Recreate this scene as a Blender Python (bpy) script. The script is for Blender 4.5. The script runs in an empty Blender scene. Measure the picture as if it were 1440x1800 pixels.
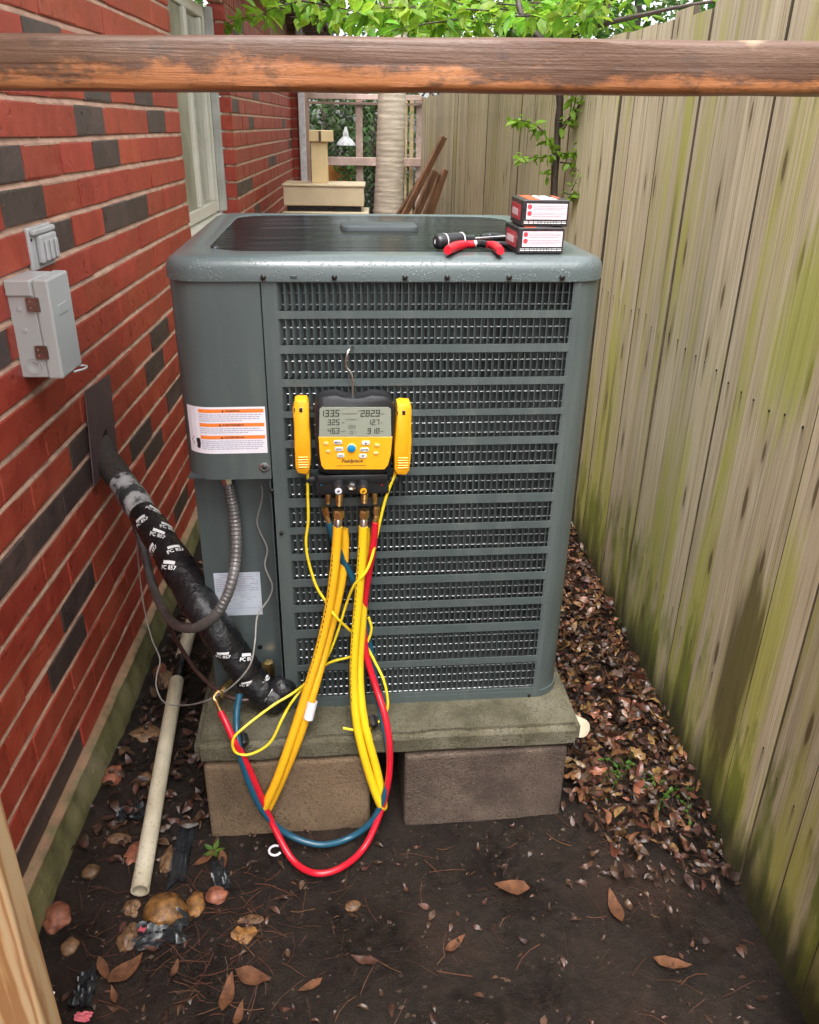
import bpy, bmesh, math, random
from mathutils import Vector, Matrix, noise as mnoise
random.seed(7)
PI = math.pi
sc = bpy.context.scene
col = sc.collection
rad = math.radians

# ------------------------------------------------------------------ camera
EYE = Vector((0, 0, 1.5))
FX, CX, CY = 1420.0, 720.0, 900.0                       # focal length and centre in photograph pixels
FWD = Vector((0.0422542, 0.9009737, -0.43181128)).normalized()
RGT = Vector((0.99910282, -0.03933829, 0.01568631)).normalized()
UPV = RGT.cross(FWD).normalized()
cd = bpy.data.cameras.new('camera'); cam = bpy.data.objects.new('camera', cd); col.objects.link(cam)
cd.sensor_fit = 'HORIZONTAL'; cd.sensor_width = 36; cd.lens = 36 * FX / 1440
cd.clip_start = 0.05; cd.clip_end = 2000
cam.matrix_world = Matrix(((RGT.x, UPV.x, -FWD.x, EYE.x), (RGT.y, UPV.y, -FWD.y, EYE.y), (RGT.z, UPV.z, -FWD.z, EYE.z), (0, 0, 0, 1)))
sc.camera = cam

# ------------------------------------------------------------------ light: a bright overcast day
SUN_EL, SUN_AZ = rad(64), rad(188)
w = bpy.data.worlds.new('World'); sc.world = w; w.use_nodes = True
nt = w.node_tree; nt.nodes.clear()
sky = nt.nodes.new('ShaderNodeTexSky'); sky.sky_type = 'NISHITA'; sky.sun_disc = False
sky.sun_elevation = SUN_EL; sky.sun_rotation = SUN_AZ; sky.air_density = 1.0; sky.dust_density = 4.0; sky.ozone_density = 1.0
hs = nt.nodes.new('ShaderNodeHueSaturation'); hs.inputs['Saturation'].default_value = 0.22
bg = nt.nodes.new('ShaderNodeBackground'); bg.inputs['Strength'].default_value = 0.15
ow = nt.nodes.new('ShaderNodeOutputWorld')
nt.links.new(sky.outputs[0], hs.inputs['Color']); nt.links.new(hs.outputs[0], bg.inputs[0]); nt.links.new(bg.outputs[0], ow.inputs[0])
sd = bpy.data.lights.new('sun', 'SUN'); sd.energy = 0.7; sd.angle = rad(40); sd.color = (1, 0.97, 0.92)
so = bpy.data.objects.new('sun', sd); col.objects.link(so)
# the sun stands high up behind the camera, veiled by cloud
sdir = Vector((math.sin(SUN_AZ) * math.cos(SUN_EL), math.cos(SUN_AZ) * math.cos(SUN_EL), math.sin(SUN_EL)))
so.rotation_euler = sdir.to_track_quat('Z', 'Y').to_euler(); so.location = (0, -2, 8)
vs = sc.view_settings; vs.view_transform = 'Standard'; vs.look = 'None'; vs.exposure = 2.15; vs.gamma = 1
sc.render.engine = 'CYCLES'
sc.cycles.use_denoising = True
sc.cycles.max_bounces = 8; sc.cycles.transparent_max_bounces = 12

# ------------------------------------------------------------------ helpers
def ray(px, py): return FWD * FX + RGT * (px - CX) - UPV * (py - CY)
def atY(px, py, Y): d = ray(px, py); return EYE + d * (Y / d.y)
def atX(px, py, X): d = ray(px, py); return EYE + d * (X / d.x)
def atZ(px, py, Z): d = ray(px, py); return EYE + d * ((Z - EYE.z) / d.z)
def proj(p):
    d = Vector(p) - EYE; z = d.dot(FWD)
    return (CX + FX * d.dot(RGT) / z, CY - FX * d.dot(UPV) / z) if z > 0.05 else (-9e3, -9e3)
def inframe(p, m=60): x, y = proj(p); return -m < x < 1440 + m and -m < y < 1800 + m
# frame of the condenser: u along its front (to the right), v into it, w up from its foot; it stands 3 degrees off the wall
UA = rad(3.0); UO = Vector((0.03, 1.52, 0.275))
UM = Matrix.Translation(UO) @ Matrix.Rotation(UA, 4, 'Z'); UI = UM.inverted()
def U(u, v, w): return UM @ Vector((u, v, w))
def onU(px, py, v=0.0):
    d = ray(px, py); n = Vector((-math.sin(UA), math.cos(UA), 0)); t = (v + (UO - EYE).dot(n)) / d.dot(n)
    return UI @ (EYE + d * t)
def onUw(px, py, w): return UI @ atZ(px, py, UO.z + w)
def fbm(x, y, z, o=4): return mnoise.fractal(Vector((x, y, z)), 1.0, 2.0, o)

def cr(pts, n=8):                                        # Catmull-Rom through points
    P = [Vector(p) for p in pts]; P = [P[0] * 2 - P[1]] + P + [P[-1] * 2 - P[-2]]; o = []
    for i in range(1, len(P) - 2):
        for k in range(n):
            t = k / n; a, b, c, d = P[i-1:i+3]
            o.append(0.5 * ((2*b) + (c - a)*t + (2*a - 5*b + 4*c - d)*t*t + (3*b - a - 3*c + d)*t**3))
    o.append(P[-2]); return o

class MB:
    def __init__(s): s.v = []; s.f = []; s.sm = False
    def add(s, v, f):
        n = len(s.v); s.v += [Vector(p) for p in v]; s.f += [tuple(i + n for i in q) for q in f]; return s
    def box(s, a, b, M=None):
        x0, y0, z0 = a; x1, y1, z1 = b
        v = [Vector(p) for p in ((x0,y0,z0),(x1,y0,z0),(x1,y1,z0),(x0,y1,z0),(x0,y0,z1),(x1,y0,z1),(x1,y1,z1),(x0,y1,z1))]
        if M: v = [M @ p for p in v]
        return s.add(v, [(0,3,2,1),(4,5,6,7),(0,1,5,4),(1,2,6,5),(2,3,7,6),(3,0,4,7)])
    def bbox(s, a, b, r, M=None, seg=1):                 # bevelled box
        bm = bmesh.new(); bmesh.ops.create_cube(bm, size=1)
        c = [(a[i] + b[i]) / 2 for i in range(3)]; d = [b[i] - a[i] for i in range(3)]
        for q in bm.verts: q.co = Vector([c[i] + q.co[i] * d[i] for i in range(3)])
        bmesh.ops.bevel(bm, geom=bm.edges[:], offset=min(r, 0.48 * min(abs(x) for x in d)), segments=seg, profile=0.5, affect='EDGES')
        bm.verts.index_update(); v = [(M @ q.co if M else q.co.copy()) for q in bm.verts]; f = [tuple(x.index for x in q.verts) for q in bm.faces]; bm.free()
        return s.add(v, f)
    def prism(s, poly, h0, h1, M=None, r=0.0):           # polygon in xy, extruded in z, top edge chamfered by r
        n = len(poly); c = Vector((sum(p[0] for p in poly)/n, sum(p[1] for p in poly)/n, 0)); rings = [(h0, 0), (h1 - r if h1 > h0 else h1 + r, 0)]
        if r: rings += [(h1 - r*0.3, r*0.3), (h1, r)] if h1 > h0 else [(h1 + r*0.3, r*0.3), (h1, r)]
        v = []
        for h, k in rings:
            for p in poly:
                q = Vector((p[0], p[1], 0)); d = c - q; L = max(d.length, 1e-6); q = q + d * (k / L); v.append(Vector((q.x, q.y, h)))
        f = [tuple(range(n))[::-1]]
        for j in range(len(rings) - 1):
            f += [(j*n+i, j*n+(i+1) % n, (j+1)*n+(i+1) % n, (j+1)*n+i) for i in range(n)]
        f.append(tuple((len(rings)-1)*n + i for i in range(n)))
        if M: v = [M @ p for p in v]
        return s.add(v, f)
    def tube(s, path, r, seg=10, caps=True, rf=None):
        P = [Vector(p) for p in path]; n = len(P); t = (P[1] - P[0]).normalized()
        a = t.orthogonal().normalized(); v = []; f = []
        for i in range(n):
            t2 = (P[min(i+1, n-1)] - P[max(i-1, 0)]).normalized()
            a = (a - t2 * a.dot(t2)).normalized(); b = t2.cross(a)
            R = rf(i / (n - 1)) if rf else r
            for k in range(seg):
                g = 2 * PI * k / seg; v.append(P[i] + (a * math.cos(g) + b * math.sin(g)) * R)
        for i in range(n - 1):
            for k in range(seg): f.append((i*seg+k, i*seg+(k+1) % seg, (i+1)*seg+(k+1) % seg, (i+1)*seg+k))
        if caps: f.append(tuple(range(seg))[::-1]); f.append(tuple((n-1)*seg + k for k in range(seg)))
        s.sm = True; return s.add(v, f)
    def lathe(s, prof, A, B, seg=16, caps=True):                    # profile (t along A->B in metres, radius)
        A = Vector(A); d = (Vector(B) - A).normalized(); a = d.orthogonal().normalized(); b = d.cross(a); v = []; f = []
        for t, r in prof:
            for k in range(seg): g = 2*PI*k/seg; v.append(A + d*t + (a*math.cos(g) + b*math.sin(g))*max(r, 1e-4))
        for i in range(len(prof) - 1):
            for k in range(seg): f.append((i*seg+k, i*seg+(k+1) % seg, (i+1)*seg+(k+1) % seg, (i+1)*seg+k))
        if caps: f.append(tuple(range(seg))[::-1]); f.append(tuple((len(prof)-1)*seg + k for k in range(seg)))
        s.sm = True; return s.add(v, f)
    def ico(s, c, rx, ry, rz, sub=2, jit=0.0, fr=2.0, seed=0, M=None):
        bm = bmesh.new(); bmesh.ops.create_icosphere(bm, subdivisions=sub, radius=1); bm.verts.index_update()
        v = []
        for q in bm.verts:
            p = q.co; k = 1 + jit * (fbm(p.x*fr + seed*7.3, p.y*fr, p.z*fr, 3) + 0.5*mnoise.noise(Vector((p.x*fr*0.6, p.y*fr*0.6 + seed, p.z))))
            p = Vector((p.x*rx*k, p.y*ry*k, p.z*rz*k)); v.append((M @ p if M else p) + Vector(c))
        f = [tuple(x.index for x in q.verts) for q in bm.faces]; bm.free(); s.sm = True
        return s.add(v, f)
    def mesh(s, name, m, smooth=None, shift=None):
        me = bpy.data.meshes.new(name); me.from_pydata([tuple(p - shift) if shift else tuple(p) for p in s.v], [], s.f); me.update()
        sm = s.sm if smooth is None else smooth
        if sm:
            me.polygons.foreach_set('use_smooth', [True] * len(me.polygons))
            try: me.set_sharp_from_angle(angle=rad(38))
            except Exception: pass
        if m: me.materials.append(m)
        return me
    def build(s, name, m, parent=None, unit=False, smooth=None):   # unit=True: coordinates are the condenser's
        if unit: s.v = [UM @ p for p in s.v]
        if parent is not None:
            I = world_of(parent).inverted(); s.v = [I @ p for p in s.v]
            c = Vector((0, 0, 0)); o = bpy.data.objects.new(name, s.mesh(name, m, smooth)); o.parent = parent
        else:
            lo = Vector([min(p[i] for p in s.v) for i in range(3)]); hi = Vector([max(p[i] for p in s.v) for i in range(3)])
            c = Vector(((lo.x+hi.x)/2, (lo.y+hi.y)/2, lo.z)); o = bpy.data.objects.new(name, s.mesh(name, m, smooth, c)); o.location = c
        col.objects.link(o); return o
def world_of(o):
    M = o.matrix_basis.copy()
    if o.parent: M = world_of(o.parent) @ M
    return M
def tag(o, label=None, cat=None, group=None, kind=None):
    for k, x in (('label', label), ('category', cat), ('group', group), ('kind', kind)):
        if x: o[k] = x
    return o
def thing(name, loc, label, cat, rz=0, group=None):
    o = bpy.data.objects.new(name, None); o.empty_display_size = 0.05; col.objects.link(o); o.location = loc; o.rotation_euler = (0, 0, rz)
    return tag(o, label, cat, group)
def inst(name, me, parent, loc, rot=(0,0,0), scale=(1,1,1)):       # an object that shares mesh data; loc is in the parent's frame
    o = bpy.data.objects.new(name, me); o.parent = parent; o.location = loc; o.rotation_euler = rot; o.scale = scale; col.objects.link(o); return o
def frame(o, x, n):                                       # matrix: local x, local z = n, at o
    x = Vector(x).normalized(); n = Vector(n).normalized(); y = n.cross(x).normalized(); x = y.cross(n)
    return Matrix(((x.x, y.x, n.x, o[0]), (x.y, y.y, n.y, o[1]), (x.z, y.z, n.z, o[2]), (0,0,0,1)))
def textmesh(s, size, align='LEFT', bold=0.0, shear=0.0):  # flat lettering: (verts, faces) in xy
    cu = bpy.data.curves.new('lettering', 'FONT'); cu.body = s; cu.size = size; cu.align_x = align; cu.offset = bold; cu.shear = shear; cu.resolution_u = 2
    ob = bpy.data.objects.new('lettering', cu); col.objects.link(ob)
    dg = bpy.context.evaluated_depsgraph_get(); me = bpy.data.meshes.new_from_object(ob.evaluated_get(dg))
    v = [p.co.copy() for p in me.vertices]; f = [tuple(p.vertices) for p in me.polygons]
    bpy.data.objects.remove(ob); bpy.data.curves.remove(cu); bpy.data.meshes.remove(me)
    return v, f
def rrect(x0, y0, x1, y1, r, n=4):
    o = []
    for cx, cy, a in ((x1-r, y1-r, 0), (x0+r, y1-r, 90), (x0+r, y0+r, 180), (x1-r, y0+r, 270)):
        for k in range(n+1): g = rad(a + 90*k/n); o.append((cx + r*math.cos(g), cy + r*math.sin(g)))
    return o

# ------------------------------------------------------------------ materials
class NT:
    def __init__(s, name):
        s.m = bpy.data.materials.new(name); s.m.use_nodes = True; s.t = s.m.node_tree; s.b = s.t.nodes['Principled BSDF']; s.out = s.t.nodes['Material Output']
    def n(s, typ, **k):
        q = s.t.nodes.new(typ)
        for a, b in k.items(): setattr(q, a, b)
        return q
    def l(s, a, b): s.t.links.new(a, b)
    def coord(s, stretch=(1,1,1), rnd=True, space='Object'):
        tc = s.n('ShaderNodeTexCoord') ; mp = s.n('ShaderNodeMapping'); mp.inputs['Scale'].default_value = stretch
        if space == 'World':
            g = s.n('ShaderNodeNewGeometry'); s.l(g.outputs['Position'], mp.inputs[0])
        else: s.l(tc.outputs[space], mp.inputs[0])
        if rnd:
            oi = s.n('ShaderNodeObjectInfo'); mu = s.n('ShaderNodeMath', operation='MULTIPLY'); mu.inputs[1].default_value = 37.0
            s.l(oi.outputs['Random'], mu.inputs[0]); s.l(mu.outputs[0], mp.inputs['Location'])
        return mp.outputs[0]
    def noise(s, vec, scale, detail=5, rough=0.55, dist=0.0):
        q = s.n('ShaderNodeTexNoise'); q.inputs['Scale'].default_value = scale; q.inputs['Detail'].default_value = detail
        q.inputs['Roughness'].default_value = rough; q.inputs['Distortion'].default_value = dist; s.l(vec, q.inputs['Vector']); return q.outputs[0]
    def ramp(s, fac, stops):
        q = s.n('ShaderNodeValToRGB'); e = q.color_ramp.elements
        while len(e) < len(stops): e.new(0.5)
        for i, (p, c) in enumerate(stops):
            e[i].position = p; e[i].color = (c, c, c, 1) if isinstance(c, (int, float)) else (*c, 1)
        s.l(fac, q.inputs[0]); return q.outputs[0]
    def mix(s, fac, a, b, mode='MIX'):
        q = s.n('ShaderNodeMix', data_type='RGBA', blend_type=mode)
        for x, i in ((fac, 0), (a, 6), (b, 7)):
            if isinstance(x, (int, float)): q.inputs[i].default_value = x
            elif isinstance(x, tuple): q.inputs[i].default_value = (*x, 1)
            else: s.l(x, q.inputs[i])
        return q.outputs[2]
    def math(s, op, a, b=0.0, clamp=False):
        q = s.n('ShaderNodeMath', operation=op); q.use_clamp = clamp
        for x, i in ((a, 0), (b, 1)):
            if isinstance(x, (int, float)): q.inputs[i].default_value = x
            else: s.l(x, q.inputs[i])
        return q.outputs[0]
    def zpos(s, axis='Z'):
        g = s.n('ShaderNodeNewGeometry'); x = s.n('ShaderNodeSeparateXYZ'); s.l(g.outputs['Position'], x.inputs[0]); return x.outputs[axis]
    def vary(s, colr, val=0.25, sat=0.1, hue=0.0, island=False):
        if island: g = s.n('ShaderNodeNewGeometry'); r = g.outputs['Random Per Island']
        else: g = s.n('ShaderNodeObjectInfo'); r = g.outputs['Random']
        h = s.n('ShaderNodeHueSaturation'); s.l(colr, h.inputs['Color'])
        v = s.n('ShaderNodeMapRange'); v.inputs[3].default_value = 1 - val; v.inputs[4].default_value = 1 + val; s.l(r, v.inputs[0]); s.l(v.outputs[0], h.inputs['Value'])
        if hue:
            r2 = s.math('FRACT', s.math('MULTIPLY', r, 7.31)); u = s.n('ShaderNodeMapRange'); u.inputs[3].default_value = 0.5 - hue; u.inputs[4].default_value = 0.5 + hue; s.l(r2, u.inputs[0]); s.l(u.outputs[0], h.inputs['Hue'])
        return h.outputs[0]
    def bump(s, h, strength=0.3, dist=0.01):
        q = s.n('ShaderNodeBump'); q.inputs['Strength'].default_value = strength; q.inputs['Distance'].default_value = dist; s.l(h, q.inputs['Height']); s.l(q.outputs[0], s.b.inputs['Normal'])
    def set(s, base=None, rough=None, metal=None, coat=None, spec=None, coat_r=0.1):
        for k, x in (('Base Color', base), ('Roughness', rough), ('Metallic', metal), ('Coat Weight', coat), ('Specular IOR Level', spec)):
            if x is None: continue
            i = s.b.inputs[k]
            if isinstance(x, tuple): i.default_value = (*x, 1)
            elif isinstance(x, (int, float)): i.default_value = x
            else: s.l(x, i)
        s.b.inputs['Coat Roughness'].default_value = coat_r
        return s.m
def simple(name, c1, c2=None, rough=0.5, metal=0.0, scale=20, bump=0.0, bscale=80, coat=0.0, vary=0.0, stretch=(1,1,1), island=False, rvar=0.12, lo=0.35, hi=0.68, bd=0.004, hue=0.0, spec=None):
    q = NT(name); c2 = c2 or tuple(x * 0.72 for x in c1); vec = q.coord(stretch); nz = q.noise(vec, scale)
    c = q.ramp(nz, [(lo, c2), (hi, c1)])
    if vary or hue: c = q.vary(c, vary, hue=hue, island=island)
    n2 = q.noise(vec, scale * 2.3, 3)
    r = q.math('ADD', q.math('MULTIPLY', q.math('SUBTRACT', n2, 0.5), rvar * 2), rough, True)
    if bump: q.bump(q.noise(vec, bscale, 6, 0.6), bump, bd)
    return q.set(c, r, metal, coat, spec)

mt = {}
# bricks: wire-cut face, fired colour varies brick to brick
def brick_mat(name, c1, c2, c3):
    q = NT(name); v = q.coord((1,1,1)); a = q.noise(v, 14, 6, 0.6); c = q.ramp(a, [(0.25, c2), (0.5, c1), (0.8, c3)])
    st = q.noise(q.coord((160, 40, 5)), 1.0, 3); c = q.mix(q.ramp(st, [(0.35, 0.0), (0.75, 0.25)]), c, tuple(x * 0.6 for x in c1))
    sp = q.noise(v, 95, 2); c = q.mix(q.ramp(sp, [(0.70, 0.0), (0.78, 0.55)]), c, (0.55, 0.40, 0.32))
    wn = q.noise(q.coord((1, 1, 1), False, 'World'), 3.2, 6, 0.62); c = q.mix(q.ramp(wn, [(0.40, 0.0), (0.66, 0.38)]), c, tuple(x * 0.55 for x in c1))
    pit = q.noise(v, 38, 3, 0.5); c = q.mix(q.ramp(pit, [(0.28, 0.7), (0.36, 0.0)]), c, tuple(x * 0.4 for x in c1))
    c = q.vary(c, 0.11, hue=0.003)
    q.bump(q.math('ADD', q.math('MULTIPLY', st, 0.5), q.math('ADD', q.noise(v, 60, 6, 0.65), q.math('MULTIPLY', q.ramp(pit, [(0.26, 0.0), (0.40, 1.0)]), 0.8))), 0.42, 0.005)
    return q.set(c, q.ramp(a, [(0.3, 0.38), (0.7, 0.62)]), 0, 0.0)
mt['brick'] = brick_mat('fired red brick', (0.43, 0.062, 0.033), (0.30, 0.040, 0.024), (0.50, 0.095, 0.052))
mt['brickd'] = brick_mat('flashed dark brick', (0.088, 0.060, 0.052), (0.055, 0.040, 0.036), (0.15, 0.085, 0.07))
mt['mortar'] = simple('buff mortar', (0.58, 0.36, 0.25), (0.38, 0.22, 0.155), 0.85, scale=18, bump=0.5, bscale=140)
q = NT('algae stained concrete'); v = q.coord((1,1,1), False, 'World'); a = q.noise(v, 9, 7, 0.6)
st = q.noise(q.coord((24, 24, 3), False, 'World'), 1.0, 4)
c = q.ramp(a, [(0.3, (0.075, 0.072, 0.028)), (0.5, (0.16, 0.145, 0.06)), (0.7, (0.24, 0.20, 0.12))]); c = q.mix(q.ramp(st, [(0.45, 0.0), (0.7, 0.6)]), c, (0.045, 0.042, 0.02))
zz = q.math('ADD', q.zpos(), q.math('MULTIPLY', q.math('SUBTRACT', q.noise(v, 25, 4), 0.5), 0.03)); c = q.mix(q.ramp(zz, [(0.078, 0.0), (0.090, 0.9)]), c, (0.38, 0.21, 0.125))
q.bump(q.noise(v, 70, 7, 0.65), 0.6, 0.006); mt['found'] = q.set(c, 0.55)
# soil: dark, wet, trodden
q = NT('wet trodden soil'); v = q.coord((1,1,1), False, 'World'); a = q.noise(v, 5, 8, 0.62); b = q.noise(v, 38, 8, 0.72, 0.4); d = q.noise(v, 260, 3, 0.6)
c = q.ramp(a, [(0.34, (0.006, 0.004, 0.0032)), (0.52, (0.015, 0.0098, 0.007)), (0.72, (0.034, 0.0225, 0.0165))])
c = q.mix(q.ramp(b, [(0.42, 0.0), (0.70, 0.6)]), c, (0.040, 0.0265, 0.019)); c = q.mix(q.ramp(b, [(0.30, 0.7), (0.45, 0.0)]), c, (0.012, 0.008, 0.006))
c = q.mix(q.ramp(d, [(0.68, 0.0), (0.76, 0.6)]), c, (0.12, 0.078, 0.055)); c = q.mix(q.ramp(q.noise(q.coord((1,1,1), False, 'World'), 2.6, 5, 0.6), [(0.52, 0.0), (0.68, 0.55)]), c, (0.050, 0.026, 0.017))
q.bump(q.math('ADD', b, q.math('MULTIPLY', d, 0.25)), 1.0, 0.018); mt['soil'] = q.set(c, q.ramp(a, [(0.36, 0.22), (0.50, 0.72)]), 0, None, 0.3)
# condenser paint
q = NT('grey condenser paint'); v = q.coord((1,1,1), False, 'World'); a = q.noise(v, 6, 4); sp = q.noise(v, 330, 2, 0.5)
c = q.ramp(a, [(0.3, (0.062, 0.080, 0.080)), (0.7, (0.074, 0.093, 0.092))]); c = q.mix(q.ramp(q.noise(q.coord((22, 22, 1.6), False, 'World'), 1.0, 5, 0.6), [(0.50, 0.0), (0.74, 0.30)]), c, (0.17, 0.18, 0.165)); c = q.mix(q.ramp(sp, [(0.70, 0.0), (0.77, 0.45)]), c, (0.26, 0.29, 0.29))
q.bump(q.noise(v, 700, 2), 0.06, 0.001); mt['paint'] = q.set(c, q.ramp(q.noise(v, 40, 4), [(0.35, 0.30), (0.7, 0.42)]), 0, 0.12, coat_r=0.2)
mt['paint_in'] = simple('dark cabinet interior', (0.045, 0.055, 0.058), rough=0.5)
# lid: same paint, rain-beaded: droplets as small bumps, their glints painted in paler grey
q = NT('rain beaded lid paint'); v = q.coord((1,1,1), False, 'World')
vo = q.n('ShaderNodeTexVoronoi'); vo.inputs['Scale'].default_value = 210; vo.inputs['Randomness'].default_value = 1; q.l(v, vo.inputs['Vector'])
pick = q.ramp(vo.outputs['Color'], [(0.45, 0.0), (0.5, 1.0)]); dr = q.ramp(vo.outputs['Distance'], [(0.12, 1.0), (0.36, 0.0)])
h = q.math('MULTIPLY', dr, pick); c = q.mix(q.math('MULTIPLY', h, 0.22), (0.078, 0.099, 0.100), (0.30, 0.34, 0.35)); q.bump(h, 0.4, 0.003)
mt['lid'] = q.set(c, 0.30, 0, 0.18, coat_r=0.06)
q = NT('black fan guard'); v = q.coord((1,1,1), False, 'World'); vo = q.n('ShaderNodeTexVoronoi'); vo.inputs['Scale'].default_value = 120; q.l(v, vo.inputs['Vector'])
gi = q.n('ShaderNodeNewGeometry'); q.l(q.ramp(gi.outputs['Random Per Island'], [(0.0, 0.0), (0.75, 0.0), (1.0, 0.35)]), q.b.inputs['Coat Weight'])
mt['guard'] = q.set((0.010, 0.011, 0.013), q.ramp(vo.outputs['Distance'], [(0.1, 0.03), (0.45, 0.12)]), 0, None, 0.12, coat_r=0.03)
q = NT('coil fins'); v = q.coord((260, 20, 8), False); a = q.noise(v, 1.0, 2); b = q.noise(q.coord((6, 6, 6), False), 1.0, 4)
c = q.mix(q.ramp(b, [(0.4, 0.0), (0.7, 0.7)]), q.ramp(a, [(0.35, (0.03, 0.032, 0.035)), (0.65, (0.085, 0.09, 0.095))]), (0.13, 0.135, 0.14)); q.bump(a, 0.5, 0.002); mt['fins'] = q.set(c, 0.35, 0.6)
mt['alu'] = simple('bright coil tube', (0.40, 0.41, 0.41), (0.28, 0.28, 0.28), 0.3, 0.5, 60)
mt['screw'] = simple('dark screw', (0.06, 0.06, 0.06), rough=0.3, metal=0.8)
mt['zinc'] = simple('zinc plated metal', (0.62, 0.62, 0.60), rough=0.25, metal=1.0)
mt['chrome'] = simple('polished steel', (0.86, 0.85, 0.82), rough=0.28, metal=1.0)
mt['brass'] = simple('brass', (0.86, 0.62, 0.27), (0.62, 0.40, 0.15), 0.34, 1.0, 60)
mt['copper'] = simple('tarnished copper line', (0.10, 0.055, 0.045), (0.06, 0.035, 0.03), 0.4, 0.3, 40)
mt['label'] = simple('white label vinyl', (0.78, 0.75, 0.80), (0.72, 0.69, 0.75), 0.35)
mt['plate'] = simple('bluish data plate', (0.55, 0.60, 0.66), (0.48, 0.53, 0.60), 0.3)
mt['orange'] = simple('orange print', (0.85, 0.22, 0.03), (0.80, 0.20, 0.03), 0.4)
mt['ink'] = simple('black print', (0.02, 0.02, 0.025), rough=0.5)
mt['inkg'] = simple('grey fine print', (0.40, 0.38, 0.48), (0.34, 0.33, 0.42), 0.5, scale=300)
mt['inkp'] = simple('pink fine print', (0.75, 0.36, 0.42), (0.8, 0.5, 0.52), 0.5, scale=400)
mt['inkr'] = simple('red print', (0.55, 0.05, 0.07), rough=0.4)
mt['ptape'] = simple('white tape print', (0.82, 0.82, 0.82), (0.72, 0.72, 0.72), 0.35)
mt['rubber'] = simple('black rubber', (0.016, 0.016, 0.018), rough=0.32, coat=0.15, bump=0.1, bscale=300)
mt['blackp'] = simple('black plastic', (0.02, 0.02, 0.022), rough=0.35)
mt['yellow'] = simple('yellow moulded plastic', (0.85, 0.40, 0.012), (0.80, 0.36, 0.010), 0.35)
mt['yhose'] = simple('yellow charging hose', (0.82, 0.44, 0.015), (0.74, 0.37, 0.012), 0.34, scale=8)
mt['yhose2'] = simple('lemon yellow charging hose', (0.82, 0.55, 0.015), (0.74, 0.47, 0.012), 0.34, scale=8)
mt['ywire'] = simple('lemon yellow clamp lead', (0.80, 0.62, 0.02), (0.75, 0.55, 0.02), 0.35)
mt['rhose'] = simple('red charging hose', (0.62, 0.012, 0.03), (0.52, 0.010, 0.025), 0.32)
mt['bhose'] = simple('blue charging hose', (0.012, 0.085, 0.14), (0.010, 0.065, 0.11), 0.32)
mt['lcd'] = simple('lcd glass', (0.27, 0.29, 0.23), (0.25, 0.27, 0.215), 0.25, scale=3)
mt['lcdi'] = simple('lcd segment', (0.035, 0.04, 0.035), rough=0.3)
mt['lcdf'] = simple('faint lcd segment', (0.17, 0.18, 0.145), rough=0.3)
mt['btn'] = simple('white key', (0.75, 0.74, 0.70), rough=0.4)
mt['btny'] = simple('pale yellow key', (0.80, 0.58, 0.22), rough=0.4)
mt['blue'] = simple('blue key', (0.01, 0.30, 0.62), rough=0.35)
mt['cardk'] = simple('glossy black carton', (0.018, 0.016, 0.018), (0.03, 0.025, 0.028), 0.3, scale=40)
mt['cardw'] = simple('white carton print', (0.72, 0.58, 0.62), (0.68, 0.53, 0.58), 0.35)
mt['cardo'] = simple('red orange carton print', (0.72, 0.10, 0.03), rough=0.35)
mt['redgrip'] = simple('red tool grip', (0.62, 0.012, 0.03), (0.5, 0.01, 0.02), 0.4, bump=0.2, bscale=200)
mt['pvc'] = simple('dirty cream pipe', (0.62, 0.56, 0.43), (0.50, 0.44, 0.32), 0.45, scale=9, lo=0.3, hi=0.6)
q = NT('spattered cream pipe'); v = q.coord(); a = q.noise(v, 9, 5); sp = q.noise(v, 150, 4, 0.65); pt = q.noise(v, 5, 3)
c = q.ramp(a, [(0.3, (0.42, 0.36, 0.24)), (0.65, (0.64, 0.58, 0.44))]); c = q.mix(q.math('MULTIPLY', q.ramp(sp, [(0.60, 0.0), (0.66, 0.85)]), q.ramp(pt, [(0.40, 0.25), (0.6, 1.0)])), c, (0.07, 0.05, 0.035)); mt['pvc'] = q.set(c, 0.42)
mt['tape'] = simple('black pipe wrap', (0.013, 0.013, 0.0145), (0.008, 0.008, 0.009), 0.26, scale=20, bump=0.6, bscale=42, bd=0.010)
mt['foam'] = simple('weathered foam insulation', (0.060, 0.042, 0.034), (0.022, 0.018, 0.016), 0.9, scale=140, bump=0.9, bscale=260)
q = NT('scuffed grey insulation'); v = q.coord(); a = q.noise(v, 26, 5, 0.6); mt['scuff'] = q.set(q.ramp(a, [(0.42, (0.03, 0.03, 0.032)), (0.50, (0.34, 0.33, 0.33)), (0.75, (0.50, 0.49, 0.49))]), 0.5)
mt['conduit'] = simple('grey flexible conduit', (0.20, 0.19, 0.185), (0.11, 0.105, 0.10), 0.38, 0.3, 30)
mt['gwire'] = simple('grey control wire', (0.30, 0.28, 0.26), (0.22, 0.2, 0.18), 0.45)
mt['flash'] = simple('brown painted flashing', (0.125, 0.078, 0.080), (0.10, 0.062, 0.064), 0.45, scale=12)
mt['greybox'] = simple('pale grey enamel', (0.50, 0.51, 0.49), (0.46, 0.47, 0.45), 0.35, scale=6)
mt['greypl'] = simple('grey plastic cover', (0.52, 0.51, 0.50), (0.45, 0.44, 0.43), 0.4, scale=30)
mt['hinge'] = simple('steel latch', (0.42, 0.34, 0.30), (0.25, 0.17, 0.14), 0.3, 0.9, 60)
mt['block'] = None
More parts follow.
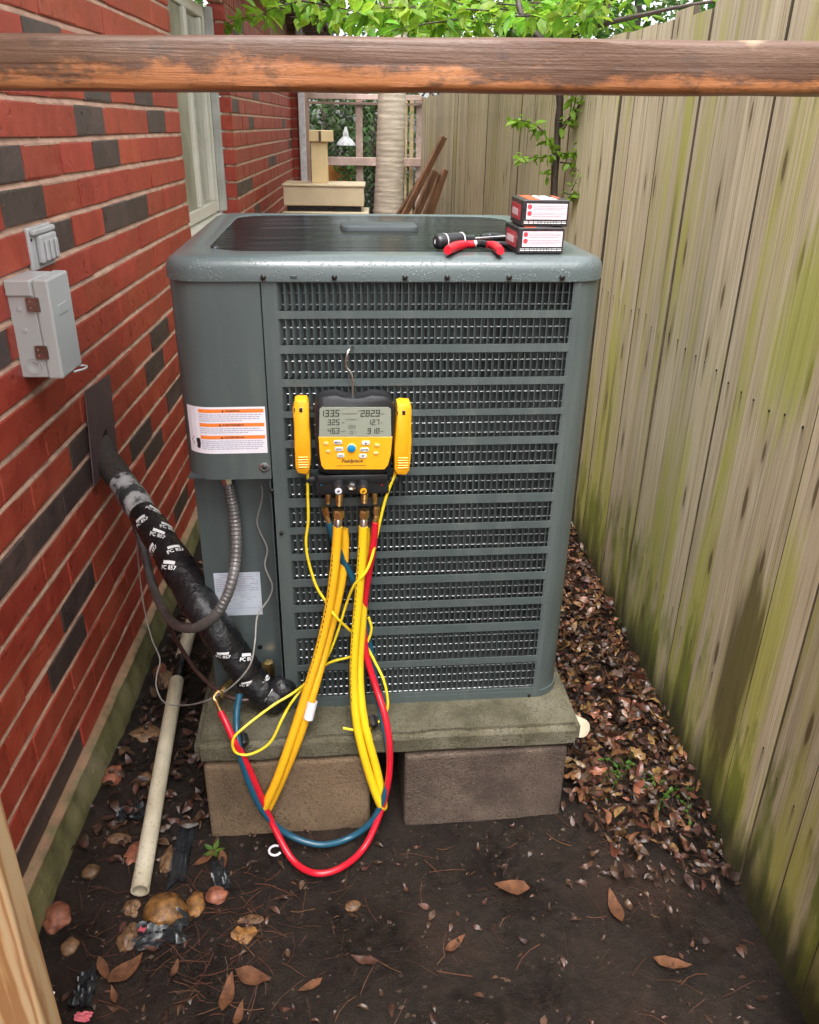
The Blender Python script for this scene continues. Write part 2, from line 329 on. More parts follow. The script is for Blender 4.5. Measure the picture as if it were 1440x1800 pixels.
def concrete(name, c1, c2, c3, sc_):
    q = NT(name); v = q.coord((1, 1, 1), False, 'World'); a = q.noise(v, sc_, 7, 0.65); g = q.noise(v, 150, 4, 0.6); p = q.noise(v, 300, 2, 0.5)
    c = q.ramp(a, [(0.30, c3), (0.48, c2), (0.68, c1)]); c = q.mix(q.ramp(g, [(0.36, 0.65), (0.46, 0.0)]), c, tuple(x * 0.35 for x in c2)); c = q.mix(q.ramp(p, [(0.62, 0.0), (0.70, 0.5)]), c, tuple(min(1, x * 1.7) for x in c1))
    q.bump(q.math('ADD', q.math('MULTIPLY', g, 1.4), p), 0.8, 0.004); return q.set(c, 0.82)
mt['block'] = concrete('tan concrete block', (0.225, 0.155, 0.092), (0.175, 0.118, 0.068), (0.11, 0.072, 0.042), 7)
mt['blockd'] = concrete('stained concrete block', (0.165, 0.120, 0.090), (0.10, 0.070, 0.052), (0.045, 0.030, 0.024), 8)
mt['pad'] = concrete('mossy concrete pad', (0.165, 0.150, 0.105), (0.105, 0.094, 0.056), (0.040, 0.037, 0.020), 11)
mt['white'] = simple('white window vinyl', (0.80, 0.77, 0.70), (0.70, 0.66, 0.57), 0.4, scale=7)
mt['whited'] = simple('weathered white trim', (0.60, 0.60, 0.58), (0.42, 0.41, 0.38), 0.5, scale=9)
q = NT('window glass'); q.b.inputs['Transmission Weight'].default_value = 0.55; mt['glass'] = q.set((0.80, 0.76, 0.66), 0.06, 0)
mt['screen'] = simple('dusty insect screen', (0.50, 0.46, 0.35), (0.27, 0.25, 0.18), 0.7, scale=5, stretch=(1,1,0.6))
mt['curtain'] = simple('drawn blind', (0.66, 0.58, 0.44), (0.42, 0.36, 0.26), 0.8, scale=3, stretch=(1,6,1))
mt['soffit'] = simple('brown soffit', (0.20, 0.14, 0.11), (0.13, 0.09, 0.075), 0.7, scale=4)
mt['beige'] = simple('beige painted metal', (0.74, 0.60, 0.41), (0.62, 0.49, 0.32), 0.45, scale=5)
mt['tanwood'] = simple('tan painted timber', (0.76, 0.60, 0.35), (0.62, 0.47, 0.26), 0.6, scale=7, stretch=(1,1,0.3))
mt['pinkwood'] = simple('weathered pinkish timber', (0.66, 0.50, 0.44), (0.44, 0.31, 0.26), 0.8, scale=9, bump=0.4, bscale=60)
mt['palm'] = simple('palm bark', (0.60, 0.50, 0.41), (0.36, 0.30, 0.235), 0.85, scale=5, stretch=(1, 1, 9), bump=0.6, bscale=50)
mt['plank'] = simple('dark reddish plank', (0.20, 0.095, 0.048), (0.085, 0.042, 0.026), 0.5, scale=6, stretch=(6,6,0.6), vary=0.4)
mt['bark'] = simple('wet dark bark', (0.050, 0.032, 0.020), (0.026, 0.017, 0.012), 0.6, scale=40, bump=0.6, bscale=90)
mt['edge'] = simple('gap shade board edge', (0.085, 0.066, 0.034), (0.045, 0.034, 0.019), 0.8)  # dark picket sides: the shade between boards is put into this colour
mt['barkl'] = simple('pale grey bark', (0.22, 0.19, 0.14), (0.11, 0.09, 0.065), 0.75, scale=30, bump=0.5, bscale=90)
mt['wire'] = simple('galvanised netting', (0.30, 0.29, 0.26), rough=0.5, metal=0.5)
mt['enamel'] = simple('white enamel shade', (0.82, 0.83, 0.85), rough=0.3)
mt['pot'] = simple('orange pot', (0.60, 0.24, 0.045), (0.5, 0.19, 0.03), 0.5)
mt['plastic'] = simple('torn black plastic', (0.014, 0.016, 0.018), (0.022, 0.025, 0.028), 0.24, bump=0.35, bscale=28, bd=0.01)
mt['pink'] = simple('pink scrap', (0.62, 0.13, 0.16), (0.5, 0.1, 0.12), 0.6)
mt['terra'] = simple('old clay brick lump', (0.20, 0.075, 0.045), (0.11, 0.045, 0.03), 0.7, scale=12, bump=0.5)
mt['stoney'] = simple('wet amber stone', (0.36, 0.17, 0.045), (0.09, 0.042, 0.016), 0.34, scale=6, vary=0.25, coat=0.08, bump=0.5, bscale=22, stretch=(12,12,12), bd=0.006)
mt['stoneb'] = simple('wet brown stone', (0.24, 0.13, 0.06), (0.085, 0.048, 0.026), 0.36, scale=8, vary=0.25, coat=0.08, bump=0.5, bscale=22, stretch=(10,10,10), bd=0.006)
mt['stoner'] = simple('wet reddish stone', (0.36, 0.13, 0.07), (0.16, 0.055, 0.035), 0.35, scale=7, vary=0.2, bump=0.4, bscale=22, stretch=(10,10,10), bd=0.006)
def leaf_mat(name, c1, c2, trans, vary=0.3, hue=0.03, rough=0.45):
    q = NT(name); v = q.coord(); c = q.ramp(q.noise(v, 55, 5, 0.65), [(0.32, c2), (0.66, c1)]); c = q.vary(c, vary, hue=hue, island=True)
    q.set(c, rough, None, None, 0.25 if rough > 0.7 else None); q.bump(q.noise(v, 160, 4), 0.3, 0.002)
    if trans:
        t = q.n('ShaderNodeBsdfTranslucent'); q.l(c, t.inputs[0]); m = q.n('ShaderNodeMixShader'); m.inputs[0].default_value = trans
        q.l(q.b.outputs[0], m.inputs[1]); q.l(t.outputs[0], m.inputs[2]); q.l(m.outputs[0], q.out.inputs[0])
    return q.m
mt['leaf'] = leaf_mat('fresh yellow green leaf', (0.25, 0.42, 0.035), (0.15, 0.30, 0.025), 0.55)
mt['leafd'] = leaf_mat('dark green leaf', (0.055, 0.12, 0.022), (0.028, 0.065, 0.014), 0.3)
mt['leafm'] = leaf_mat('mid green leaf', (0.10, 0.20, 0.03), (0.06, 0.13, 0.02), 0.4)
mt['litter'] = leaf_mat('fallen brown leaf', (0.20, 0.094, 0.042), (0.08, 0.036, 0.018), 0.0, 0.75, 0.028, 0.34)
mt['lone'] = leaf_mat('single dead leaf', (0.15, 0.070, 0.028), (0.055, 0.026, 0.013), 0.0, 0.35, 0.02, 0.75)
mt['litterd'] = leaf_mat('rotted dark leaf', (0.075, 0.034, 0.019), (0.030, 0.015, 0.010), 0.0, 0.6, 0.02, 0.45)
mt['needle'] = leaf_mat('red brown pine needle', (0.11, 0.046, 0.024), (0.055, 0.022, 0.013), 0.0, 0.5, 0.02, 0.5)
mt['grit'] = leaf_mat('soil grit', (0.060, 0.040, 0.029), (0.016, 0.011, 0.008), 0.0, 0.85, 0.03, 0.85)
# fence pickets: silvered softwood with green algae, damp at the foot
q = NT('algae covered picket'); g = q.coord((55, 55, 1.6)); a = q.noise(g, 1.0, 6, 0.6); fine = q.noise(q.coord((190, 190, 3.0)), 1.0, 3); big = q.noise(q.coord((9, 9, 1.1)), 1.0, 5, 0.55)
wv = q.coord((1,1,1), False, 'World'); z = q.zpos('Z')
c = q.ramp(a, [(0.22, (0.34, 0.275, 0.165)), (0.5, (0.52, 0.445, 0.295)), (0.78, (0.63, 0.565, 0.42))])
c = q.mix(q.ramp(fine, [(0.36, 0.45), (0.5, 0.0)]), c, (0.20, 0.155, 0.08))
low = q.math('MULTIPLY', q.math('SUBTRACT', 0.75, z, False), 0.22); al = q.math('ADD', q.math('SUBTRACT', big, 0.51), q.math('MAXIMUM', low, -0.03))
c = q.mix(q.ramp(al, [(0.0, 0.0), (0.14, 0.80)]), c, (0.40, 0.40, 0.07))
moss = q.math('ADD', q.math('SUBTRACT', q.noise(q.coord((14, 14, 4)), 1.0, 6), 0.52), q.math('MULTIPLY', q.math('SUBTRACT', 0.38, z), 0.55))
c = q.mix(q.ramp(moss, [(0.03, 0.0), (0.16, 0.85)]), c, (0.15, 0.185, 0.018))
dk = q.math('SUBTRACT', q.noise(q.coord((16, 16, 1.3)), 1.0, 5), 0.60); c = q.mix(q.ramp(dk, [(0.03, 0.0), (0.12, 0.6)]), c, (0.13, 0.098, 0.052))
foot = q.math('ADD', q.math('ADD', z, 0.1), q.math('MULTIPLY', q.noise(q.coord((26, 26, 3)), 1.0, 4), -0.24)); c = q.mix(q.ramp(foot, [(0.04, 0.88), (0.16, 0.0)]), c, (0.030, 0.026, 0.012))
vo = q.n('ShaderNodeTexVoronoi', voronoi_dimensions='2D'); vo.inputs['Scale'].default_value = 1.0
sw = q.n('ShaderNodeSeparateXYZ'); cw = q.n('ShaderNodeCombineXYZ'); q.l(q.coord((7, 7, 1.5)), sw.inputs[0]); q.l(sw.outputs[1], cw.inputs[0]); q.l(sw.outputs[2], cw.inputs[1]); q.l(cw.outputs[0], vo.inputs['Vector'])
kn = q.math('ADD', vo.outputs['Distance'], q.math('MULTIPLY', q.math('SUBTRACT', a, 0.5), 0.10)); c = q.mix(q.ramp(kn, [(0.035, 0.9), (0.055, 0.0)]), c, (0.06, 0.04, 0.022)); c = q.mix(q.ramp(kn, [(0.05, 0.35), (0.16, 0.0)]), c, (0.20, 0.145, 0.065))
# rust runs below the nails at each rail
to = q.n('ShaderNodeTexCoord'); so_ = q.n('ShaderNodeSeparateXYZ'); q.l(to.outputs['Object'], so_.inputs[0]); ay = q.math('ABSOLUTE', so_.outputs[1])
near_n_ = q.ramp(q.math('ABSOLUTE', q.math('SUBTRACT', ay, 0.036)), [(0.0015, 1.0), (0.0055, 0.0)])
for zr in (1.595, 0.995, 0.345):
    dz_ = q.math('SUBTRACT', zr, so_.outputs[2]); run = q.math('MULTIPLY', q.ramp(dz_, [(0.0, 0.0), (0.004, 1.0), (0.03, 0.6), (0.085, 0.0)]), near_n_); c = q.mix(q.math('MULTIPLY', run, 0.8), c, (0.075, 0.052, 0.030))
# two marks the fence carries: a dark run of damp below a knot, and a broad bright patch of algae
def blob(cy, cz, ry, rz, soft, amp):
    px = q.math('DIVIDE', q.math('SUBTRACT', q.zpos('Y'), cy), ry); pz = q.math('DIVIDE', q.math('SUBTRACT', z, cz), rz)
    rr = q.math('SQRT', q.math('ADD', q.math('MULTIPLY', px, px), q.math('MULTIPLY', pz, pz))); rr = q.math('ADD', rr, q.math('MULTIPLY', q.math('SUBTRACT', q.noise(q.coord((30, 30, 2.5), False, 'World'), 1.0, 4), 0.5), amp))
    return q.ramp(rr, [(0.75 - soft, 1.0), (0.75, 0.0)])
k1 = atX(1290, 1180, 0.79); k2 = atX(1395, 600, 0.79)
c = q.mix(q.math('MULTIPLY', blob(k2.y, k2.z, 0.16, 0.36, 0.45, 1.2), 0.75), c, (0.36, 0.40, 0.05)); c = q.mix(q.math('MULTIPLY', blob(k1.y, k1.z - 0.03, 0.085, 0.42, 0.2, 1.0), 0.8), c, (0.085, 0.062, 0.022))
c = q.vary(c, 0.16)
q.bump(q.math('ADD', q.math('ADD', a, fine), q.math('MULTIPLY', vo.outputs['Distance'], 0.5)), 0.35, 0.004); mt['picket'] = q.set(c, 0.72)
# old rail: orange heartwood with black weathering blotches, running along x
q = NT('weathered stained rail'); wv = q.coord((1,1,1), False); gr = q.noise(q.coord((2.2, 40, 75), False), 1.0, 6, 0.6, 0.6); bl = q.noise(q.coord((9, 9, 22), False), 1.0, 9, 0.74)
tc = q.n('ShaderNodeTexCoord'); sx = q.n('ShaderNodeSeparateXYZ'); q.l(tc.outputs['Object'], sx.inputs[0]); zl = sx.outputs['Z']
c = q.ramp(gr, [(0.25, (0.17, 0.056, 0.020)), (0.5, (0.36, 0.140, 0.050)), (0.8, (0.55, 0.27, 0.12))])
m = q.math('ADD', bl, q.math('MULTIPLY', q.math('SUBTRACT', zl, 0.019), 9.0)); c = q.mix(q.ramp(m, [(0.40, 0.0), (0.50, 0.82)]), c, (0.045, 0.028, 0.021)); c = q.mix(q.ramp(q.noise(q.coord((30, 30, 60), False), 1.0, 5, 0.7), [(0.55, 0.0), (0.66, 0.6)]), c, (0.05, 0.03, 0.02))
pa = q.noise(q.coord((10, 30, 40), False), 1.0, 4); c = q.mix(q.math('MULTIPLY', q.ramp(pa, [(0.60, 0.0), (0.70, 0.55)]), q.ramp(zl, [(0.024, 0.0), (0.034, 1.0)])), c, (0.50, 0.36, 0.22))
ct = q.noise(q.coord((14, 40, 60), False), 1.0, 2); c = q.mix(q.ramp(ct, [(0.27, 0.9), (0.32, 0.0)]), c, (0.012, 0.008, 0.007))
q.bump(q.math('ADD', gr, bl), 0.5, 0.004); mt['rail'] = q.set(c, q.ramp(bl, [(0.3, 0.35), (0.7, 0.6)]))
# new pine post with growth rings drawn as long bands
q = NT('fresh pine post'); v = q.coord((1,1,0.10), False); wv = q.n('ShaderNodeTexWave', wave_type='RINGS', rings_direction='Z'); wv.inputs['Scale'].default_value = 26; wv.inputs['Distortion'].default_value = 3.5; wv.inputs['Detail'].default_value = 3; wv.inputs['Detail Scale'].default_value = 2; q.l(v, wv.inputs['Vector'])
c = q.ramp(wv.outputs['Fac'], [(0.1, (0.58, 0.40, 0.21)), (0.6, (0.56, 0.33, 0.14)), (0.95, (0.36, 0.16, 0.05))]); c = q.mix(q.ramp(q.noise(q.coord((3,3,0.6), False), 2.0, 4), [(0.4, 0.0), (0.7, 0.5)]), c, (0.56, 0.44, 0.32)); q.bump(wv.outputs['Fac'], 0.15, 0.002); mt['pine'] = q.set(c, 0.6)

# ================================================================== THE SETTING
# ------------------------------------------------------------------ ground: one sheet, fine near the camera, coarse to the horizon
WX = -0.725                                               # outer face of the brick wall
def gz(x, y):
    h = 0.011 * fbm(x*2.2, y*2.2, 1.7, 4) + 0.0085 * fbm(x*13, y*13, 5.1, 5)
    if x > 0.42: h += 0.02 * min(1, (x - 0.42) / 0.15) * (0.6 + 0.4 * fbm(x*5, y*5, 9, 2))      # litter has built up along the fence
    if y > 2.4: h += 0.02 * min(1, (y - 2.4))
    return h
def axis(lo, a, b, hi, step):
    o = [a + i*step for i in range(int((b - a)/step) + 1)]
    d = step
    while o[-1] < hi: d *= 1.5; o.append(min(hi, o[-1] + d))
    d = step
    while o[0] > lo: d *= 1.5; o.insert(0, max(lo, o[0] - d))
    return o
xs = axis(-60, -0.78, 0.95, 60, 0.011); ys = axis(-60, 0.62, 2.5, 90, 0.011)
g = MB(); nx = len(xs)
g.v = [Vector((x, y, gz(x, y) if -1 < x < 1.2 and 0.3 < y < 12 else 0.0)) for y in ys for x in xs]
g.f = [(j*nx+i, j*nx+i+1, (j+1)*nx+i+1, (j+1)*nx+i) for j in range(len(ys)-1) for i in range(nx-1)]
o = bpy.data.objects.new('ground', g.mesh('ground', mt['soil'], True)); col.objects.link(o); tag(o, 'dark wet trodden soil between the brick wall and the fence', 'ground', kind='structure')

# ------------------------------------------------------------------ brick house
house = thing('brick_house', (WX - 0.1, 3.4, 0), 'red brick house wall with dark flashed bricks, window and brown eave', 'house')
CH, BL, BH, JT = 0.0807, 0.2345, 0.0670, 0.0137           # course, pitch, brick height, bed joint
Z0 = 0.0913
bv = []
for k in range(6):                                        # six slightly different bricks
    bm = bmesh.new(); bmesh.ops.create_cube(bm, size=1)
    for p in bm.verts: p.co = Vector((p.co.x * 0.085 - 0.0425, p.co.y * (BL - 0.0035), p.co.z * BH))
    bmesh.ops.bevel(bm, geom=bm.edges[:], offset=0.0022, segments=1, affect='EDGES')
    for p in bm.verts: p.co += Vector((random.uniform(-1, 1) * 0.0016, random.uniform(-1, 1) * 0.0014, random.uniform(-1, 1) * 0.0020))
    pair = []
    for m in ('brick', 'brickd'):
        me = bpy.data.meshes.new('brick'); bm.to_mesh(me); me.materials.append(mt[m]); pair.append(me)
    bv.append(pair); bm.free()
DARK = [(45,40),(163,160),(243,170),(180,210),(290,212),(176,270),(6,270),(22,365),(188,370),(228,365),(95,440),(15,610),(285,600),(262,655),(300,690),(255,789),(238,782),(127,803),(113,874),(316,877),(90,928),(47,978),(14,1023),(118,1089),(146,1096),(101,1381),(78,1431),(42,1532)]
DK = [atX(x, y, WX) for x, y in DARK]
Y_END, Y_B0, Y_B1 = 3.385, 4.62, 7.95                     # near wall ends at the window; far wall runs on behind it
HEAD = 2.02
def rows(y0, y1, z0, z1, seed):
    rnd = random.Random(seed); n = int(round((z1 - z0) / CH)); out = []
    for r in range(n):
        zc = z0 + r*CH + BH/2 + 0.001
        off = (1.837 if r % 2 == 0 else 1.837 + BL*0.5) + rnd.uniform(-0.03, 0.03)
        k0 = math.floor((y0 - off) / BL) - 1; y = off + k0 * BL
        while y < y1:
            a, b = max(y, y0), min(y + BL, y1)
            if b - a > 0.02: out.append((a, b, zc))
            y += BL
    return out
def lay(wall, bricks, x, pdark, seed, marks, limit):
    rnd = random.Random(seed); vis = []; rest = []
    for a, b, zc in bricks:
        pt = Vector((x, (a+b)/2, zc))
        dark = any(a <= d.y < b and abs(d.z - zc) <= CH*0.5 for d in marks) or rnd.random() < pdark
        (vis if inframe(pt, 45) else rest).append((pt, b - a, dark))
    vis.sort(key=lambda t: t[0].y); rest += vis[limit:]; vis = vis[:limit]
    I = world_of(wall).inverted()
    for pt, L, dark in vis:
        inst('brick', rnd.choice(bv)[1 if dark else 0], wall, I @ (pt + Vector((rnd.uniform(-0.0015, 0.0015), 0, rnd.uniform(-0.0012, 0.0012)))), (0, 0, rnd.uniform(-0.006, 0.006)), (1, L / BL, 1))
    for dk in (False, True):
        mb = MB()
        for pt, L, dark in rest:
            if dark == dk: mb.bbox((x - 0.085, pt.y - L/2 + 0.0017, pt.z - BH/2), (x + rnd.uniform(-0.0015, 0.0015), pt.y + L/2 - 0.0017, pt.z + BH/2), 0.002)
        if mb.v: tag(mb.build('brick', mt['brickd' if dk else 'brick'], wall), kind='stuff')
    return len(vis)
def mortar(mb, x, y0, y1, z0, n):                         # weathered bed joints: each slopes out to the brick below
    mb.box((x - 0.05, y0, z0 - 0.012), (x - 0.0085, y1, z0 + n*CH))
    for r in range(n + 1):
        zt = z0 + r*CH + 0.003; zb = z0 + r*CH - JT - 0.0005; st = 40; va = []
        for i in range(st + 1):
            y = y0 + (y1 - y0)*i/st; jx = 0.0022*mnoise.noise(Vector((y*9, r*3.1, 0))); jz = 0.0018*mnoise.noise(Vector((y*14, r*1.7, 4)))
            va += [Vector((x - 0.0100 + jx, y, zt)), Vector((x - 0.0014 + jx, y, zb + 0.0035 + jz)), Vector((x - 0.0016 + jx, y, zb - 0.001 + jz))]
        mb.add(va, [(3*i+k, 3*i+3+k, 3*i+4+k, 3*i+1+k) for i in range(st) for k in (0, 1)])
NC = 27
near = MB(); mortar(near, WX, -2.5, Y_END - 0.003, Z0, NC); wall = near.build('wall', mt['mortar'], house)
mid = MB(); NM = 12                                       # below the window
mortar(mid, WX, Y_END, Y_B0, Z0, NM); wallm = mid.build('wall', mt['mortar'], house)
far = MB(); mortar(far, WX, Y_B0 + 0.003, Y_B1, Z0, int(round((HEAD - Z0)/CH))); wallf = far.build('wall', mt['mortar'], house)
n1 = lay(wall, rows(-2.5, Y_END, Z0, Z0 + NC*CH, 3), WX, 0.0, 11, DK, 230)
lay(wallm, rows(Y_END, Y_B0, Z0, Z0 + NM*CH, 5), WX, 0.08, 12, [], 0)
lay(wallf, rows(Y_B0, Y_B1, Z0, HEAD, 9), WX, 0.10, 13, [], 66)
# the reveal of the far jamb and a jog in the wall at its far end, both facing the camera
I = world_of(wallf).inverted()
jm = MB()
for r in range(int(round((HEAD - Z0)/CH))):
    zc = Z0 + r*CH + BH/2 + 0.001
    jm.bbox((WX - 0.085, Y_B0 - 0.004, zc - BH/2), (WX - 0.0005, Y_B0 + 0.03, zc + BH/2), 0.002)
    jm.bbox((WX - 0.02, Y_B1 - 0.002, zc - BH/2), (WX + 0.052, Y_B1 + 0.09, zc + BH/2), 0.002); jm.bbox((WX + 0.055, Y_B1 - 0.002, zc - BH/2), (WX + 0.115, Y_B1 + 0.09, zc + BH/2), 0.002)
tag(jm.build('brick', mt['brick'], wallf), kind='stuff')
MB().box((WX - 0.08, Y_B1 + 0.004, 0), (WX + 0.112, Y_B1 + 0.6, HEAD + 0.2)).build('wall', mt['mortar'], house)
# soldier course above the window line
for i in range(int((Y_B1 - Y_B0) / CH)):
    me = bv[i % 6][0]; y = Y_B0 + 0.04 + i*CH
    if i < 24: inst('brick', me, wallf, I @ Vector((WX, y, HEAD + BL/2 + 0.004)), (rad(90), 0, 0), (1, 1, 1.02))
MB().box((WX - 0.05, Y_B0 - 1.3, HEAD - 0.002), (WX - 0.008, Y_B1 - 0.001, HEAD + 0.26)).build('frieze', mt['mortar'], house)
# foundation ledge
fm = MB(); st = 160; va = []
for i in range(st + 1):
    y = -2.5 + (Y_B1 + 2.5)*i/st; e = 0.005*fbm(y*7, 1, 2, 3); e2 = 0.004*fbm(y*13, 5, 2, 3)
    va += [Vector((WX - 0.02, y, Z0 - 0.001)), Vector((WX + 0.006 + e2*0.4, y, Z0 - 0.004)), Vector((WX + 0.019 + e2, y, Z0 - 0.010 + e2)), Vector((WX + 0.026 + e, y, 0.050 + e2)), Vector((WX + 0.030 + e, y, 0.045 + e2)), Vector((WX + 0.039 + e, y, -0.03))]
fm.add(va, [(6*i+k, 6*i+6+k, 6*i+7+k, 6*i+1+k) for i in range(st) for k in range(5)]); fm.sm = True
tag(fm.build('foundation', mt['found'], house), 'green algae stained concrete ledge at the foot of the wall')
# window, set back in its reveal
GX = -0.84; zs, zt = 1.075, 2.0
win = MB().box((GX - 0.05, Y_END + 0.004, zs), (GX - 0.045, Y_B0 - 0.006, zt)).build('window', mt['curtain'], house)
fr = MB()
for a, b in ((Y_END + 0.006, Y_END + 0.05), (Y_B0 - 0.055, Y_B0 - 0.008)): fr.bbox((GX - 0.04, a, zs), (GX + 0.02, b, zt), 0.004)
fr.bbox((GX - 0.04, Y_END + 0.051, zs), (GX + 0.018, Y_B0 - 0.056, zs + 0.055), 0.004); fr.bbox((GX - 0.04, Y_END + 0.051, zt - 0.05), (GX + 0.018, Y_B0 - 0.056, zt), 0.004)
fr.build('frame', mt['white'], win)
MB().bbox((GX - 0.03, 4.10, zs + 0.056), (GX + 0.022, 4.155, zt - 0.051), 0.004).build('mullion', mt['white'], win)
MB().bbox((GX - 0.02, 4.50, zs + 0.056), (GX + 0.012, 4.535, zt - 0.051), 0.004).build('mullion', mt['white'], win)
MB().box((GX - 0.012, 4.157, zs + 0.057), (GX - 0.008, 4.499, zt - 0.052)).build('pane', mt['glass'], win)
MB().box((GX + 0.002, Y_END + 0.052, zs + 0.057), (GX + 0.005, 4.099, zt - 0.052)).build('screen', mt['screen'], win)
MB().bbox((GX + 0.021, Y_B0 - 0.040, zs + 0.002), (WX - 0.056, Y_B0 - 0.0085, zt), 0.003).build('jamb_trim', mt['whited'], win)
si = MB().add([(GX - 0.04, Y_END + 0.002, zs - 0.004), (GX - 0.04, Y_B0 - 0.002, zs - 0.004), (WX - 0.054, Y_B0 - 0.002, zs - 0.02), (WX - 0.054, Y_END + 0.002, zs - 0.02)], [(0, 1, 2, 3)]); si.build('sill', mt['white'], win)
for i in range(15):
    y = Y_END + 0.006 + i*0.0822
    M = Matrix.Translation((WX - 0.02, y + 0.04, zs - 0.055)) @ Matrix.Rotation(rad(14), 4, 'Y')
    MB().bbox((-0.035, -0.0385, -0.03), (0.04, 0.0385, 0.03), 0.003, M).build('brick', mt['brick'], win)
# eave over the whole side
ev = MB().box((WX - 0.3, -2.5, HEAD + 0.262), (-0.43, Y_B1 + 1.5, HEAD + 0.285)).build('soffit', mt['soffit'], house)
MB().bbox((-0.429, -2.5, HEAD + 0.24), (-0.405, Y_B1 + 1.5, HEAD + 0.42), 0.003).build('fascia', mt['soffit'], ev)
for i in range(8): MB().box((WX + 0.001, 4.9 + i*0.6, HEAD + 0.18), (-0.431, 4.94 + i*0.6, HEAD + 0.2615)).build('rafter', mt['soffit'], ev)
MB().add([(WX - 0.3, -2.5, HEAD + 0.30), (-0.36, -2.5, HEAD + 0.33), (-0.36, Y_B1 + 1.5, HEAD + 0.33), (WX - 0.3, Y_B1 + 1.5, HEAD + 0.30), (WX - 3, -2.5, HEAD + 1.6), (WX - 3, Y_B1 + 1.5, HEAD + 1.6), ], [(1, 2, 5, 4)]).build('roof', mt['soffit'], ev)

# ------------------------------------------------------------------ board fence
fence = thing('board_fence', (0.795, 3.0, 0), 'tall wooden picket fence streaked with green algae, damp at its foot', 'fence')
FK, FE = Vector((0.797, 3.02)), Vector((0.444, 8.3))      # where the fence bends, and its far end
pk = []
for k in range(5):
    mb = MB(); W = 0.1366; nz = 14; nw = 4; T = 0.017; rnd = random.Random(40 + k); va = []; fa = []
    ph = rnd.uniform(0, 9)
    for j in range(nz + 1):
        zz = -0.06 + 1.83*j/nz
        pr = [(-W/2, 0.0014), (-W/2 + 0.0012, 0.0), (-W/6, -0.0008), (W/6, -0.0008), (W/2 - 0.0012, 0.0), (W/2, 0.0014), (W/2, T), (-W/2, T)]
        for (a, b) in pr: va.append(Vector((b + 0.0016*fbm(zz*1.5, ph + a*9, 1, 2) + 0.006*a*math.sin(ph*3) , a + 0.0012*mnoise.noise(Vector((zz*3, ph, a*3))), zz)))
    n = 8
    for j in range(nz):
        for i in range(n): fa.append((j*n+i, j*n+(i+1) % n, (j+1)*n+(i+1) % n, (j+1)*n+i))
    fa.append(tuple(range(n))); fa.append(tuple(nz*n + i for i in range(n))[::-1]); mb.add(va, fa)
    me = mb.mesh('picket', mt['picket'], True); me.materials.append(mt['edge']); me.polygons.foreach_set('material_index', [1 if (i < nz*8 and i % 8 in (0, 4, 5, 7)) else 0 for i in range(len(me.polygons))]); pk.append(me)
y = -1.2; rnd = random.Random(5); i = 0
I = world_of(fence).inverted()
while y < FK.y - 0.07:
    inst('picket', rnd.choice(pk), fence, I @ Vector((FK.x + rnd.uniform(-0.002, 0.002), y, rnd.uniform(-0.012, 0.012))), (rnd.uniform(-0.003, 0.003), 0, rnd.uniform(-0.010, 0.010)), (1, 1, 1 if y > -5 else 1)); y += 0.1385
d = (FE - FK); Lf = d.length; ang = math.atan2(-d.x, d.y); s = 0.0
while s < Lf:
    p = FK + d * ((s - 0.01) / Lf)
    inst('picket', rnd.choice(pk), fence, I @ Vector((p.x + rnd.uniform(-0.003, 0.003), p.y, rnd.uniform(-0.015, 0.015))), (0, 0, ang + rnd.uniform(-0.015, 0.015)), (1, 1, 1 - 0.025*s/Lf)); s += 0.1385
MB().box((FK.x + 0.0205, -1.2, -0.02), (FK.x + 0.0225, 3.0, 1.70)).build('gap_blocker', mt['bark'], fence)  # added dark sheets behind the pickets, blocking light through the gaps
a = math.atan2(-d.x, d.y); M = Matrix.Translation((FK.x + 0.0225, FK.y - 0.02, 0)) @ Matrix.Rotation(a, 4, 'Z'); MB().box((0, 0, -0.02), (0.002, Lf, 1.66), M).build('gap_blocker', mt['bark'], fence)
for z in (0.3, 0.95, 1.55):
    MB().bbox((FK.x + 0.024, -1.2, z), (FK.x + 0.062, 3.0, z + 0.089), 0.003).build('rail', mt['pinkwood'], fence)
    a = math.atan2(-d.x, d.y); M = Matrix.Translation((FK.x + 0.026, FK.y + 0.06, z)) @ Matrix.Rotation(a, 4, 'Z'); MB().bbox((0, 0, 0), (0.038, Lf - 0.05, 0.089), 0.003, M).build('rail', mt['pinkwood'], fence)

nl = MB()
for o_ in [k for k in fence.children if k.name.startswith('picket')]:
    M = world_of(o_)
    for z in (1.597, 0.997, 0.347):
        for y_ in (-0.036, 0.036): A = M @ Vector((0.001, y_, z)); nl.lathe([(0, 0.0032), (0.0022, 0.003)], A, A + Vector((-1, 0, 0)), 6)
tag(nl.build('nail_heads', mt['screw'], fence), kind='stuff')

# ------------------------------------------------------------------ gate frame in the foreground
gate = thing('gate_frame', (-0.52, 0.78, 0), 'gate frame of a fresh pine post and a dark weathered top rail', 'gate frame')
MB().bbox((-0.575, 0.752, -0.05), (-0.482, 0.80, 1.522), 0.004, None, 2).build('post', mt['pine'], gate)
MB().bbox((0.72, 0.752, -0.05), (0.79, 0.80, 1.526), 0.004).build('post', mt['pine'], gate)
rl = MB(); nn = 60; va = []; fa = []; hh = 0.0415; dd = 0.075; pr = rrect(0, 0, dd, hh, 0.006, 3); m = len(pr)
for i in range(nn + 1):
    x = -0.58 + 1.36*i/nn; zb = 1.5235 + 0.0075*(x + 0.32)/0.72 + 0.0008*fbm(x*6, 2, 3, 2)
    for k, (a, b) in enumerate(pr): va.append(Vector((x, 0.80 + a + 0.0012*fbm(x*8, k*0.5, 1, 3), zb + b + 0.0010*fbm(x*9, k*0.7, 7, 3))))
